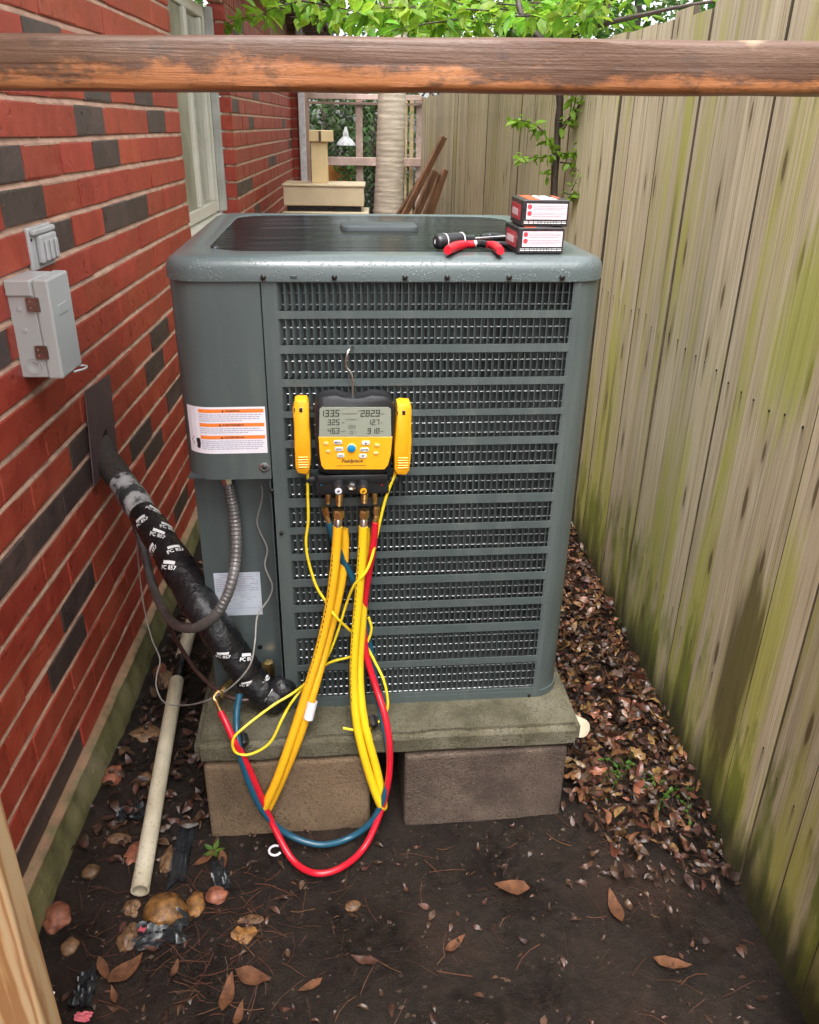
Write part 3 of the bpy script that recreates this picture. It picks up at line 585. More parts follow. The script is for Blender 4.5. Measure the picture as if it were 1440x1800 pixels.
for i in range(nn):
    for k in range(m): fa.append((i*m+k, i*m+(k+1) % m, (i+1)*m+(k+1) % m, (i+1)*m+k))
fa.append(tuple(range(m))); fa.append(tuple(nn*m + k for k in range(m))[::-1]); 
ro = bpy.data.objects.new('top_rail', rl.add([p - Vector((0, 0.80, 1.528)) for p in va], fa).mesh('top_rail', mt['rail'], True)); ro.parent = gate; ro.location = world_of(gate).inverted() @ Vector((0, 0.80, 1.528)); col.objects.link(ro); tag(ro, 'orange brown rail blackened by weather')

# ================================================================== CONDENSER (built in its own frame u, v, w)
pad = MB(); sl = [(-0.437, -0.117, 0), (0.437, -0.117, 0)]
M = UM @ Matrix.Translation((0, 0, -0.275))
bm = bmesh.new(); bmesh.ops.create_cube(bm, size=1)
for p in bm.verts: p.co = Vector((p.co.x*0.872, p.co.y*0.98 + 0.378, p.co.z*0.062 + 0.242))
bmesh.ops.bevel(bm, geom=bm.edges[:], offset=0.014, segments=3, affect='EDGES'); bmesh.ops.subdivide_edges(bm, edges=[e for e in bm.edges if e.calc_length() > 0.2], cuts=40, use_grid_fill=True)
bm.verts.index_update(); va = []
for p in bm.verts:
    c = p.co; va.append(M @ (c + Vector((0.002*fbm(c.x*9, c.y*9, c.z*9, 3), 0.004*fbm(c.x*12, c.z*12, 3, 3), 0.002*fbm(c.x*14, c.y*14, 8, 3)))))
pad.add(va, [tuple(x.index for x in f.verts) for f in bm.faces]); bm.free()
tag(pad.build('concrete_pad', mt['pad'], smooth=True), 'mossy grey concrete pad under the grey condenser', 'concrete pad')
for (x0, x1, m, lab) in ((-0.420, -0.050, 'block', 'tan concrete block under the pad, beside the cream pipe'), (0.030, 0.408, 'blockd', 'dark stained concrete block under the pad on the fence side')):
    b = MB().bbox((x0, -0.112, -0.01), (x1, 0.09, 0.2095), 0.009, M, 3); tag(b.build('concrete_block', mt[m]), lab, 'concrete block')
for (x0, x1, lab) in ((-0.40, -0.02, 'concrete block under the back of the pad by the wall'), (0.03, 0.40, 'concrete block under the back of the pad by the fence')):
    b = MB().bbox((x0, 0.62, -0.01), (x1, 0.82, 0.2095), 0.006, M, 2); tag(b.build('concrete_block', mt['blockd']), lab, 'concrete block')

unit = thing('air_conditioner', U(0, 0.4, 0), 'grey louvred air conditioner condenser standing on the concrete pad', 'air conditioner', UA)
HW, DP, RC = 0.408, 0.815, 0.062
LP = {'top': 0.968}
def arc(cx, cy, r, a0, a1, n=8): return [(cx + r*math.cos(rad(a0 + (a1-a0)*k/n)), cy + r*math.sin(rad(a0 + (a1-a0)*k/n))) for k in range(n+1)]
def sheet(mb, line, w0, w1, th=0.003, notch=None):        # folded sheet metal: an outline in plan, extruded
    n = len(line); P = [Vector((a, b, 0)) for a, b in line]; N = []
    for i in range(n):
        t = (P[min(i+1, n-1)] - P[max(i-1, 0)]).normalized(); N.append(Vector((t.y, -t.x, 0)))
    v = []
    for zz in (w0, w1):
        for i in range(n): v.append(P[i] + Vector((0, 0, zz)))
        for i in range(n): v.append(P[i] - N[i]*th + Vector((0, 0, zz)))
    f = []
    for i in range(n-1):
        f += [(i, i+1, 2*n+i+1, 2*n+i), (n+i+1, n+i, 3*n+i, 3*n+i+1), (2*n+i, 2*n+i+1, 3*n+i+1, 3*n+i), (i+1, i, n+i, n+i+1)]
    f += [(0, 2*n, 3*n, n), (n-1, 2*n-1, 4*n-1, 3*n-1)]
    mb.add(v, f); mb.sm = True
# service panel: front left, wraps round the corner
left = [(-HW, 0.33)] + [(-HW, RC)] + arc(-HW + RC, RC, RC, 180, 270)[1:] + [(-0.239, 0.0)]
sp = MB(); sheet(sp, left, 0.578, LP['top']); spo = sp.build('service_panel', mt['paint'], unit, True)
# its screw and the rim it turns under
scw = MB().lathe([(0, 0.0105), (0.002, 0.0105), (0.0025, 0.007), (0.001, 0.0068)], (-0.252, 0.0005, 0.603), (-0.252, -1, 0.603), 18).build('screw', mt['zinc'], spo, True)
MB().lathe([(0, 0.0045), (0.004, 0.0045), (0.0045, 0.003)], (-0.252, 0.0, 0.603), (-0.252, -1, 0.603), 8).build('screw', mt['screw'], spo, True)
# right corner post, side, back
rt = [(0.357, 0.0)] + arc(HW - RC, RC, RC, 270, 360) + [(HW, DP - RC)] + arc(HW - RC, DP - RC, RC, 0, 90)[1:] + [(-HW + RC, DP)] + arc(-HW + RC, DP - RC, RC, 90, 180)[1:] + [(-HW, 0.332)]
rp = MB(); sheet(rp, rt, 0.014, LP['top']); rp.build('corner_panel', mt['paint'], unit, True)
# recess below the service panel with the refrigerant valves
rc = MB(); rc.box((-HW + 0.002, 0.075, 0.012), (-0.246, 0.078, 0.60)); rc.build('valve_panel', mt['paint'], unit, True)
MB().box((-HW + 0.0005, 0.0785, 0.012), (-HW + 0.0035, 0.3295, 0.5775)).build('side_panel', mt['paint'], unit, True)
MB().box((-0.2445, 0.0035, 0.014), (-0.2415, 0.0745, 0.577)).build('recess_side', mt['paint_in'], unit, True)
MB().box((-HW + 0.004, 0.0045, 0.5795), (-0.247, 0.0745, 0.5825)).build('recess_top', mt['paint_in'], unit, True)
# base pan
poly = arc(-HW + RC, RC, RC, 180, 270) + arc(HW - RC, RC, RC, 270, 360) + arc(HW - RC, DP - RC, RC, 0, 90) + arc(-HW + RC, DP - RC, RC, 90, 180)
poly = [(-HW + 0.003, 0.10), (-HW + 0.006, 0.079)] + [(-0.246, 0.079), (-0.243, 0.001)] + arc(HW - RC, RC, RC, 270, 360) + arc(HW - RC, DP - RC, RC, 0, 90) + arc(-HW + RC, DP - RC, RC, 90, 180)
po = [(a*1.006, (b - 0.4)*1.006 + 0.4) for a, b in poly]
bp = MB().prism(po, -0.005, 0.016, None, 0.0); bp.build('base_pan', mt['paint'], unit, True)
# louvred front panel: side stiles and bars, with a row of slanted vanes in every slot
TOPS = [0.964, 0.8985, 0.833, 0.7685, 0.706, 0.643, 0.579, 0.5125, 0.450, 0.3875, 0.3225, 0.258, 0.190, 0.100]
HTS = [0.0515]*1 + [0.050]*3 + [0.047]*8 + [0.074, 0.075]
UL0, UL1 = -0.209, 0.348
lv = MB(); lv.box((-0.2365, -0.0005, 0.0165), (UL0, 0.0025, LP['top'])); lv.box((UL1, -0.0005, 0.0165), (0.3555, 0.0025, LP['top']))
edge = LP['top']
for t, h in zip(TOPS, HTS):
    lv.box((UL0, -0.0005, t), (UL1, 0.0025, edge)); edge = t - h
lv.box((UL0, -0.0005, 0.0165), (UL1, 0.0025, edge)); lvo = lv.build('louver_panel', mt['paint'], unit, True)
NV = 44; pt = (UL1 - UL0) / NV
for t, h in zip(TOPS, HTS):
    mb = MB()
    for k in range(NV):
        u0 = UL0 + k*pt + 0.0003
        # a pressed vane: its left edge stays in the sheet, the right edge leans into the cabinet; rounded at both ends
        a = []; nn = 5
        for j in range(nn + 1):
            g = j / nn; dv = 0.0115*g; du = 0.0062*g; ins = 0.0065*(max(0, g - 0.15))**1.7
            a += [Vector((u0 + du, 0.0004 + dv, t - 0.0002 - ins)), Vector((u0 + du, 0.0004 + dv, t - h + 0.0002 + ins*0.8))]
        b = [p + Vector((0.0013, 0.0006, 0)) for p in a]; n = len(a)
        f = [(2*j, 2*j+1, 2*j+3, 2*j+2) for j in range(nn)] + [(n+2*j, n+2*j+2, n+2*j+3, n+2*j+1) for j in range(nn)] + [(2*nn, 2*nn+1, n+2*nn+1, n+2*nn), (1, 0, n, n+1)]
        f += [(2*j, 2*j+2, n+2*j+2, n+2*j) for j in range(nn)] + [(2*j+3, 2*j+1, n+2*j+1, n+2*j+3) for j in range(nn)]
        mb.add(a + b, f)
    mb.build('louver_row', mt['paint'], lvo, True)
# coil behind it
MB().box((-0.236, 0.0205, 0.0165), (0.372, 0.0245, 0.966)).build('coil', mt['fins'], unit, True)
tb = MB(); zz = 0.964 - 0.0215*44
while zz < 0.955: tb.tube([(-0.236, 0.0175, zz), (0.37, 0.0175, zz)], 0.0013, 6); zz += 0.0215
tag(tb.build('coil_tube', mt['alu'], unit, True), kind='stuff')
# screws along the panel edges
for (px, py) in ((478, 862), (495, 937), (1008, 1190), (930, 1222), (775, 1238), (660, 1246), (590, 1243), (522, 1243)):
    p = onU(px, py, -0.001); MB().lathe([(0, 0.0048), (0.003, 0.0045), (0.004, 0.002)], p, p + Vector((0, -1, 0)), 8).build('screw', mt['screw'], unit, True)
# lid: rolled rim, wide fan opening
def plan(off, n=8):
    r = RC + 0.004; h = HW + 0.004 - off; d0 = -0.005 + off; d1 = DP + 0.005 - off; r = max(r - off, 0.03)
    return arc(h - r, d1 - r, r, 0, 90, n) + arc(-h + r, d1 - r, r, 90, 180, n) + arc(-h + r, d0 + r, r, 180, 270, n) + arc(h - r, d0 + r, r, 270, 360, n)
def opening(n=8):
    x0, x1, y0, y1, r = -0.346, 0.346, 0.062, 0.745, 0.09
    return arc(x1 - r, y1 - r, r, 0, 90, n) + arc(x0 + r, y1 - r, r, 90, 180, n) + arc(x0 + r, y0 + r, r, 180, 270, n) + arc(x1 - r, y0 + r, r, 270, 360, n)
rings = [(plan(0.004), 0.9655), (plan(0.0), 0.9665), (plan(0.0), 0.986), (plan(0.003), 0.9955), (plan(0.009), 1.0025), (plan(0.019), 1.0065), (plan(0.032), 1.0085)]
op = opening(); rings += [(op, 1.0100)]; cx0 = sum(a for a, b in op)/len(op); cy0 = sum(b for a, b in op)/len(op)
rings += [([(cx0 + (a - cx0)*0.988, cy0 + (b - cy0)*0.988) for a, b in op], 1.0075), ([(cx0 + (a - cx0)*0.975, cy0 + (b - cy0)*0.975) for a, b in op], 0.978)]
ld = MB(); n = len(rings[0][0]); va = [Vector((a, b, z)) for rg, z in rings for a, b in rg]
fa = [(j*n+i, j*n+(i+1) % n, (j+1)*n+(i+1) % n, (j+1)*n+i) for j in range(len(rings)-1) for i in range(n)]
ld.add(va, fa); ld.sm = True; lid = ld.build('lid', mt['lid'], unit, True)
for px in (463, 588, 712, 786, 895, 988):
    p = onU(px, 490, -0.0055); p.z = 0.9745; MB().lathe([(0, 0.0052), (0.004, 0.005), (0.0055, 0.0025)], p, p + Vector((0, -1, 0)), 10).build('screw', mt['screw'], lid, True)
p = onU(516, 487, -0.0055); p.z = 0.975; MB().bbox((p.x - 0.006, p.y - 0.0008, p.z - 0.003), (p.x + 0.006, p.y + 0.001, p.z + 0.003), 0.0008).build('slot', mt['paint_in'], lid, True)
# fan guard: close flat bars from side to side, gently domed, with a hub plate over the motor
def half(v):
    y0, y1, r, hx = 0.064, 0.743, 0.09, 0.343
    if v < y0 + r: d = y0 + r - v; return hx - r + math.sqrt(max(r*r - d*d, 0))
    if v > y1 - r: d = v - (y1 - r); return hx - r + math.sqrt(max(r*r - d*d, 0))
    return hx
gd = MB(); v = 0.068; rg = random.Random(3)
while v < 0.742:
    jz = rg.uniform(-0.0007, 0.0007); tl = rg.uniform(-0.10, 0.10); h = half(v); n = 12; va = []; fa = []
    for i in range(n + 1):
        u = -h + 2*h*i/n; dz = 0.006*(1 - (u/0.36)**2)*(1 - ((v - 0.4)/0.4)**2)
        for (a, b) in ((0, 0), (0.0006, 0.0016), (0.0030, 0.0018), (0.0066, 0.0016), (0.0072, 0), (0.0036, -0.003)): va.append(Vector((u, v + a, 1.0055 + jz*0.6 + dz + b + (a - 0.0036)*tl*0.5)))
    for i in range(n):
        for k in range(6): fa.append((i*6+k, i*6+(k+1) % 6, (i+1)*6+(k+1) % 6, (i+1)*6+k))
    gd.add(va, fa); v += 0.0098
tag(gd.build('fan_guard', mt['guard'], lid, True, smooth=True), 'glossy black fan guard wet with rain')
for u in (-0.22, 0.22): MB().box((u - 0.004, 0.075, 0.985), (u + 0.004, 0.735, 0.9945)).build('guard_strut', mt['guard'], lid, True)
MB().lathe([(0, 0.28), (0.004, 0.28)], (0, 0.405, 0.90), (0, 0.405, 1), 32).build('fan_deck', mt['blackp'], unit, True)
MB().prism(rrect(-0.086, 0.355, 0.088, 0.455, 0.02), 1.006, 1.024, None, 0.008).build('hub_plate', mt['paint_in'], lid, True, smooth=True)
# a small bracket and knob at the front left of the opening
MB().ico((-0.327, 0.105, 1.009), 0.009, 0.009, 0.006, 2).build('knob', mt['blackp'], lid, True)
MB().bbox((-0.17, 0.067, 1.003), (-0.145, 0.08, 1.010), 0.002).build('clip', mt['guard'], lid, True)
# warning label wrapped on the service panel
def onpanel(u, w, off):                                   # (distance along the panel from its right edge) -> point
    s = -0.2395 - u; flat = (HW - RC) - 0.2395
    if s <= flat: return Vector((u, -off, w))
    a = (s - flat) / RC; a = min(a, 1.5)
    return Vector((-(HW - RC) - (RC + off)*math.sin(a), RC - (RC + off)*math.cos(a), w))
def sticker(mb, u0, w0, u1, w1, off=0.0006, n=14):
    va = []
    for i in range(n + 1):
        u = u0 + (u1 - u0)*i/n; va += [onpanel(u, w0, off), onpanel(u, w1, off)]
    mb.add(va, [(2*i, 2*i+2, 2*i+3, 2*i+1) for i in range(n)]); return mb
LU0, LU1, LW0, LW1 = -0.402, -0.2435, 0.634, 0.730
lab = sticker(MB(), LU0, LW0, LU1, LW1).build('warning_label', mt['label'], spo, True)
bars = MB(); txt = MB(); fine = MB(); rnd = random.Random(3)
for k, head in enumerate(('WARNING', 'AVERTISSEMENT', 'ADVERTENCIA')):
    wb = (0.7185, 0.690, 0.6645)[k]; sticker(bars, LU0 + 0.030, wb, LU1 - 0.003, wb + 0.0072, 0.0009)
    vv, ff = textmesh(head, 0.0058, 'CENTER', 0.0001); cxm = (LU0 + 0.03 + LU1)/2 + 0.002
    txt = MB().add([onpanel(cxm + p.x, wb + 0.0016 + p.y, 0.0012) for p in vv], ff)
    wd = max(p.x for p in vv); txt.add([onpanel(cxm - wd - 0.0075, wb + 0.0012, 0.0012), onpanel(cxm - wd - 0.0022, wb + 0.0012, 0.0012), onpanel(cxm - wd - 0.0048, wb + 0.006, 0.0012)], [(0, 1, 2)]); txt.build('lettering', mt['ink'], lab, True)
    for j in range((4, 3, 5)[k]):                         # illegible fine print
        ww = wb - 0.0050 - j*0.0041; x = LU0 + 0.031; end = LU1 - 0.005 - (0.06*rnd.random() if j == (3, 2, 4)[k] else 0.008*rnd.random())
        while x < end:
            e = min(end, x + rnd.uniform(0.002, 0.009)); sticker(fine, x, ww, e, ww + 0.0017, 0.0009, 2); x = e + 0.0012
bars.build('print', mt['orange'], lab, True); fine.build('print', mt['inkg'], lab, True)
ic = MB(); hand = [(0, 0), (0.007, -0.001), (0.009, 0.008), (0.0085, 0.016), (0.006, 0.0185), (0.003, 0.017), (0.001, 0.019), (-0.001, 0.013), (0.0005, 0.009)]   # a hand near a live wire
ic.add([onpanel(LU0 + 0.020 + a, LW0 + 0.011 + b*1.15, 0.0010) for a, b in hand], [tuple(range(len(hand)))])
for i in range(7):
    a = (i/7.0); x = LU0 + 0.010 + 0.003*math.sin(a*9); x2 = LU0 + 0.010 + 0.003*math.sin((i+1)/7.0*9); w_ = LW0 + 0.034 - 0.016*a
    ic.add([onpanel(x, w_, 0.001), onpanel(x + 0.0016, w_, 0.001), onpanel(x2 + 0.0016, w_ - 0.0023, 0.001), onpanel(x2, w_ - 0.0023, 0.001)], [(0, 1, 2, 3)])
ic.build('pictogram', mt['ink'], lab, True)
# data plate in the recess
p0, p1 = onU(375, 1008, 0.0745), onU(462, 1080, 0.0745)
dp = MB().box((p0.x, 0.0742, p1.z), (p1.x, 0.0749, p0.z)).build('data_plate', mt['plate'], unit, True)
fp = MB(); rnd = random.Random(8)
for j in range(16):
    ww = p0.z - 0.006 - j*0.0058; x = p0.x + 0.004 + (0.02 if j > 9 else 0)
    while x < p1.x - 0.006:
        e = min(p1.x - 0.005, x + rnd.uniform(0.003, 0.016))
        if rnd.random() < (0.75 if j < 8 else 0.5): fp.box((x, 0.0738, ww), (e, 0.0741, ww + (0.0022 if j < 8 else 0.0012)))
        x = e + 0.0018
fp.build('print', mt['inkg'], dp, True)
# knock-out hole and brass service valve
p = onU(457, 1138, 0.074); MB().lathe([(0, 0.006), (0.0008, 0.006)], (p.x, 0.0745, p.z), (p.x, -1, p.z), 12).build('hole', mt['screw'], unit, True)
p = onU(472, 1175, 0.045); MB().lathe([(0, 0.014), (0.035, 0.0145), (0.043, 0.012), (0.044, 0.005)], (p.x, p.y, p.z - 0.025), (p.x, p.y, 9), 6).build('valve', mt['brass'], unit, True, smooth=False)
p = onU(388, 1215, 0.03); MB().lathe([(0, 0.010), (0.03, 0.011), (0.04, 0.007), (0.06, 0.007)], p + Vector((0.02, 0.03, 0)), p + Vector((-0.02, -0.05, 0)), 6).build('valve', mt['brass'], unit, True, smooth=False)
# white paper tag hanging at the base
p = onU(701, 1243, -0.003); MB().box((p.x - 0.020, -0.0042, p.z - 0.010), (p.x + 0.020, -0.0034, p.z + 0.008)).build('paper_tag', mt['label'], unit, True)

# ================================================================== MANIFOLD GAUGE hanging on the louvres
GV = -0.012
g0 = onU(622, 845, -0.04)
gauge = thing('manifold_gauge', U(g0.x, GV, 0.52), 'yellow and black digital manifold gauge hooked on the louvres', 'manifold gauge', UA)
F = -0.052                                                # front face of the body
def gp(px, py, v=F): p = onU(px, py, v); return (p.x, p.z)
MF = Matrix(((1,0,0,0), (0,0,1,0), (0,1,0,0), (0,0,0,1)))  # prism z -> v
out = [gp(*q) for q in ((553,716),(556,704),(566,697),(590,695),(604,699),(622,701),(640,699),(655,695),(680,697),(690,704),(694,716),(694,760),(691,800),(687,824),(682,832),(668,835),(578,835),(565,832),(560,824),(556,800),(553,760))][::-1]
MB().prism(out, GV, F + 0.001, MF, 0.007).build('body', mt['rubber'], gauge, True, smooth=True)
face = [gp(x, y, F - 0.001) for x, y in ((560,768),(690,768),(687,800),(682,818),(676,825),(570,825),(565,818),(562,800))][::-1]
fpo = MB().prism(face, F + 0.003, F - 0.0015, MF, 0.0008).build('face_plate', mt['yellow'], gauge, True)
lc = [gp(x, y, F - 0.001) for x, y in ((562,719),(566,716),(683,716),(687,719),(688,767.5),(561,767.5))][::-1]
lcd = MB().prism(lc, F + 0.003, F - 0.0012, MF, 0.0).build('lcd_screen', mt['lcd'], gauge, True)
def put(s, px, py, h, m, par, bold=0.0, align='CENTER', off=F - 0.0016, shear=0.0):
    a, b = gp(px, py, off); sz = h * 0.00102 / 0.70; vv, ff = textmesh(s, sz, align, bold, shear)
    return MB().add([Vector((a + p.x, off, b + p.y)) for p in vv], ff).build('lettering', mt[m], par, True)
def digits(s, px, py, h, m='lcdi'):                       # seven-segment figures, right aligned at px
    seg = {'0': 'abcdef', '1': 'bc', '2': 'abged', '3': 'abgcd', '4': 'fgbc', '5': 'afgcd', '6': 'afgedc', '7': 'abc', '8': 'abcdefg', '9': 'abcdfg'}
    mb = MB(); a, b = gp(px, py, F - 0.0016); k = h*0.00102; wd = k*0.56; t = k*0.13; x = a
    for c in s[::-1]:
        if c == '.': mb.box((x - t*0.3, F - 0.0018, b), (x + t*0.6, F - 0.0015, b + t)); continue
        x -= wd + k*0.16; R = dict(a=(0, k-t, wd, k), b=(wd-t, k/2, wd, k-t*0.6), c=(wd-t, t*0.6, wd, k/2), d=(0, 0, wd, t), e=(0, t*0.6, t, k/2), f=(0, k/2, t, k-t*0.6), g=(t*0.5, k/2-t/2, wd-t*0.5, k/2+t/2))
        for q in seg[c]:
            x0, y0, x1, y1 = R[q]; sh = 0.10
            mb.add([Vector((x + x0 + y0*sh, F - 0.0017, b + y0)), Vector((x + x1 + y0*sh, F - 0.0017, b + y0)), Vector((x + x1 + y1*sh, F - 0.0017, b + y1)), Vector((x + x0 + y1*sh, F - 0.0017, b + y1))], [(0, 1, 2, 3)])
    mb.build('lettering', mt[m], lcd, True)
digits('133.5', 598, 732, 13); digits('32.5', 598, 747, 11); digits('46.3', 598, 762, 11)
digits('282.9', 669, 732, 13); digits('12.7', 668, 747, 11); digits('91.8', 668, 762, 11); digits('588', 626, 753, 7, 'lcdf'); digits('19.1', 626, 763, 7, 'lcdf')
um = MB()
for (px, py, w_) in ((604,727,8),(603,743,5),(604,758,8),(672,727,7),(671,743,4),(671,758,7),(618,727,22),(618,737,22),(633,722,8)):
    a, b = gp(px, py, F - 0.0016); um.box((a - w_*0.0005, F - 0.0017, b - 0.0007), (a + w_*0.0005, F - 0.0014, b + 0.0007))
um.build('lettering', mt['lcdf'], lcd, True)
for (px, py, w_, h_, m, s) in ((594,777,16,8,'btn','MENU'),(596,789,16,8,'btn','ZERO'),(599,800,14,8,'btn','CLR'),(643,778,16,8,'btn',''),(641,790,16,8,'btn','ENTER'),(638,801,15,8,'btn',''),(573,779,9,5,'btny',''),(577,793,9,5,'btny',''),(663,782,9,5,'btny',''),(661,796,9,5,'btny','')):
    a, b = gp(px, py, F - 0.001); k = 0.00102/2
    q = MB().prism(rrect(a - w_*k, b - h_*k, a + w_*k, b + h_*k, h_*k*0.7, 3)[::-1], F, F - 0.0035, MF, 0.0008).build('key', mt[m], fpo, True)
    if s: vv, ff = textmesh(s, 0.0046, 'CENTER', 0.0001); MB().add([Vector((a + p.x, F - 0.0039, b - 0.0016 + p.y)) for p in vv], ff).build('lettering', mt['ink'], q, True)
    elif m == 'btn': sgn = 1 if py < 790 else -1; MB().add([(a - 0.0024, F - 0.0039, b - 0.0018*sgn), (a + 0.0024, F - 0.0039, b - 0.0018*sgn), (a, F - 0.0039, b + 0.002*sgn)], [(0, 1, 2)]).build('lettering', mt['ink'], q, True)
a, b = gp(618, 787, F - 0.001); MB().lathe([(0, 0.0092), (0.003, 0.0092), (0.0038, 0.008)], (a, F, b), (a, -9, b), 24).build('key', mt['btny'], fpo, True)
MB().lathe([(0, 0.0078), (0.0045, 0.0078), (0.0055, 0.006)], (a, F, b), (a, -9, b), 24).build('key', mt['blue'], fpo, True)
put('Fieldpiece', 619, 813, 7.0, 'ink', fpo, 0.0003, shear=0.2)
a, b = gp(619, 818.5, F - 0.0016); mb = MB(); x = a - 0.030; rnd = random.Random(2)
while x < a + 0.028: e = x + rnd.uniform(0.0015, 0.006); mb.box((x, F - 0.0018, b - 0.0005), (e, F - 0.0015, b + 0.0006)); x = e + 0.0009
mb.build('lettering', mt['ink'], fpo, True)
# hook
hk = [onU(*q) for q in ((620, 702, -0.03), (620, 668, -0.028), (617, 655, -0.026), (609, 645, -0.025), (609, 630, -0.024), (613, 617, -0.018), (619, 610, -0.006), (625, 609, 0.008))]
MB().tube([UM @ p for p in cr(hk, 6)], 0.0022, 8).build('hook', mt['chrome'], gauge)
# valve block with knobs, sight glass and ports
def bar(px0, py0, px1, py1, v0, v1, m, nm, r=0.003): a = gp(px0, py0, v1); b = gp(px1, py1, v1); return MB().bbox((a[0], v1, b[1]), (b[0], v0, a[1]), r, None, 2).build(nm, mt[m], gauge, True, smooth=True)
bar(558, 836, 682, 850, GV, -0.046, 'rubber', 'valve_block'); bar(556, 848, 684, 868, GV, -0.040, 'blackp', 'valve_block')
for x0, x1 in ((536, 557), (683, 704)): bar(x0, 838, x1, 852, GV - 0.006, -0.036, 'blackp', 'end_cap', 0.006)
for x0, x1 in ((538, 553), (694, 710)): bar(x0, 716, x1, 726, GV - 0.004, -0.03, 'blackp', 'clamp_arm', 0.002)
for (px, m) in ((595, 'label'), (639, 'yellow')):
    A = onU(px, 848, -0.040); B = onU(px, 863, -0.075); d = (B - A).normalized(); L = (B - A).length
    kb = MB().lathe([(0, 0.008), (0.006, 0.0105), (L*0.85, 0.0112), (L, 0.0095)], A, B, 20).build('knob', mt['blackp'], gauge, True)
    MB().lathe([(0, 0.0068), (0.0012, 0.0068)], A + d*L, A + d*(L + 1), 18).build('knob_cap', mt[m], kb, True)
    dd = onU(px, 863, -0.075); MB().box((dd.x - 0.003, -0.0775, dd.z - 0.0012), (dd.x + 0.003, -0.0768, dd.z + 0.0012), Matrix.Translation(dd) @ Matrix.Rotation(rad(-40), 4, 'Y') @ Matrix.Translation(-dd)).build('knob_mark', mt['ink'], kb, True)
A = onU(618, 852, -0.040); MB().lathe([(0, 0.0088), (0.008, 0.0088), (0.009, 0.006), (0.006, 0.0055)], A, A + Vector((0, -1, -0.25)), 6).build('sight_glass', mt['chrome'], gauge, True, smooth=False)
for px, m in ((565, 'blue'), (672, 'redgrip')): A = onU(px, 852, -0.0405); MB().lathe([(0, 0.0018), (0.001, 0.0018)], A, A + Vector((0, -1, 0)), 8).build('port_mark', mt[m], gauge, True)
PORT = {}
for nm, a, b, r in (('blue', (577, 866, -0.030), (577, 892, -0.036), 0.0058), ('yl', (597, 868, -0.038), (596, 896, -0.044), 0.0080), ('yr', (641, 868, -0.038), (640, 890, -0.044), 0.0075), ('red', (658, 866, -0.030), (660, 892, -0.036), 0.0058)):
    A, B = onU(*a), onU(*b); L = (B - A).length; PORT[nm] = (A, B)
    MB().lathe([(-0.004, r), (L*0.45, r), (L*0.5, r*0.82), (L*0.75, r*0.82)], A, B, 12).build('port', mt['brass'], gauge, True)

# pipe clamps parked on both sides, each with its lead
def clamp(pts, label, lead, name='pipe_clamp'):
    c = [onU(x, y, -0.03) for x, y in pts]; xs_ = [p.x for p in c]; zs_ = [p.z for p in c]
    b0 = U(sum(xs_)/len(xs_), -0.03, min(zs_)); t = thing(name, b0, label, 'pipe clamp', UA, 'yellow pipe clamps parked beside the gauge')
    MB().prism([(p.x, p.z) for p in c][::-1], -0.020, -0.052, MF, 0.006).build('jaw', mt['yellow'], t, True, smooth=True)
    zt_ = max(zs_); xc = sum(xs_)/len(xs_)
    for j in range(5): MB().bbox((xc - 0.0105, -0.0535, min(zs_) + 0.016 + j*0.0052), (xc + 0.0105, -0.0505, min(zs_) + 0.0185 + j*0.0052), 0.001).build('grip_rib', mt['yellow'], t, True)
    for s_ in (-1, 1): MB().bbox((xc - 0.008 + 0.005*s_, -0.0528, zt_ - 0.024), (xc - 0.006 + 0.007*s_ + 0.002, -0.0515, zt_ - 0.015), 0.0006).build('slot', mt['rubber'], t, True)
    MB().lathe([(0, 0.004), (0.012, 0.003)], U(*onU(*lead[0])) + Vector((0, 0, 0.004)), U(*onU(*lead[1])), 10).build('strain_relief', mt['yellow'], t)
    MB().tube([UM @ p for p in cr([onU(*q) for q in lead], 7)], 0.0030, 7).build('lead', mt['ywire'], t)
    return t
clamp([(519,699),(525,697),(540,698),(543,704),(544,745),(546,760),(547,800),(545,820),(538,828),(525,826),(520,818),(518,780),(517,740),(515,712)], 'yellow pipe clamp on the side of the gauge above the white valve knob',
      [(541,828,-0.034),(541,870,-0.03),(542,915,-0.028),(538,950,-0.03),(542,985,-0.032),(556,1030,-0.04),(572,1056,-0.05),(590,1084,-0.07),(615,1108,-0.05),(640,1130,-0.03),(660,1165,-0.045),(676,1200,-0.07),(682,1240,-0.085),(672,1262,-0.09),(650,1280,-0.10),(630,1284,-0.105),(603,1280,-0.105)])
clamp([(697,704),(703,702),(719,703),(722,709),(722,750),(723,765),(721,800),(718,822),(712,829),(697,828),(692,820),(692,790),(693,765),(695,740)], 'yellow pipe clamp on the side of the gauge above the orange valve knob',
      [(697,829,-0.034),(682,865,-0.034),(672,900,-0.034),(662,945,-0.035),(652,985,-0.05),(640,1010,-0.062),(622,1030,-0.055),(608,1065,-0.04),(594,1110,-0.04),(578,1150,-0.045),(560,1180,-0.05),(520,1215,-0.06),(480,1240,-0.085),(430,1278,-0.13),(410,1300,-0.145),(414,1322,-0.15),(440,1326,-0.15),(475,1305,-0.14),(498,1260,-0.12),(520,1225,-0.06),(570,1170,-0.03),(620,1153,-0.03),(645,1130,-0.035),(653,1105,-0.035),(648,1085,-0.032)])

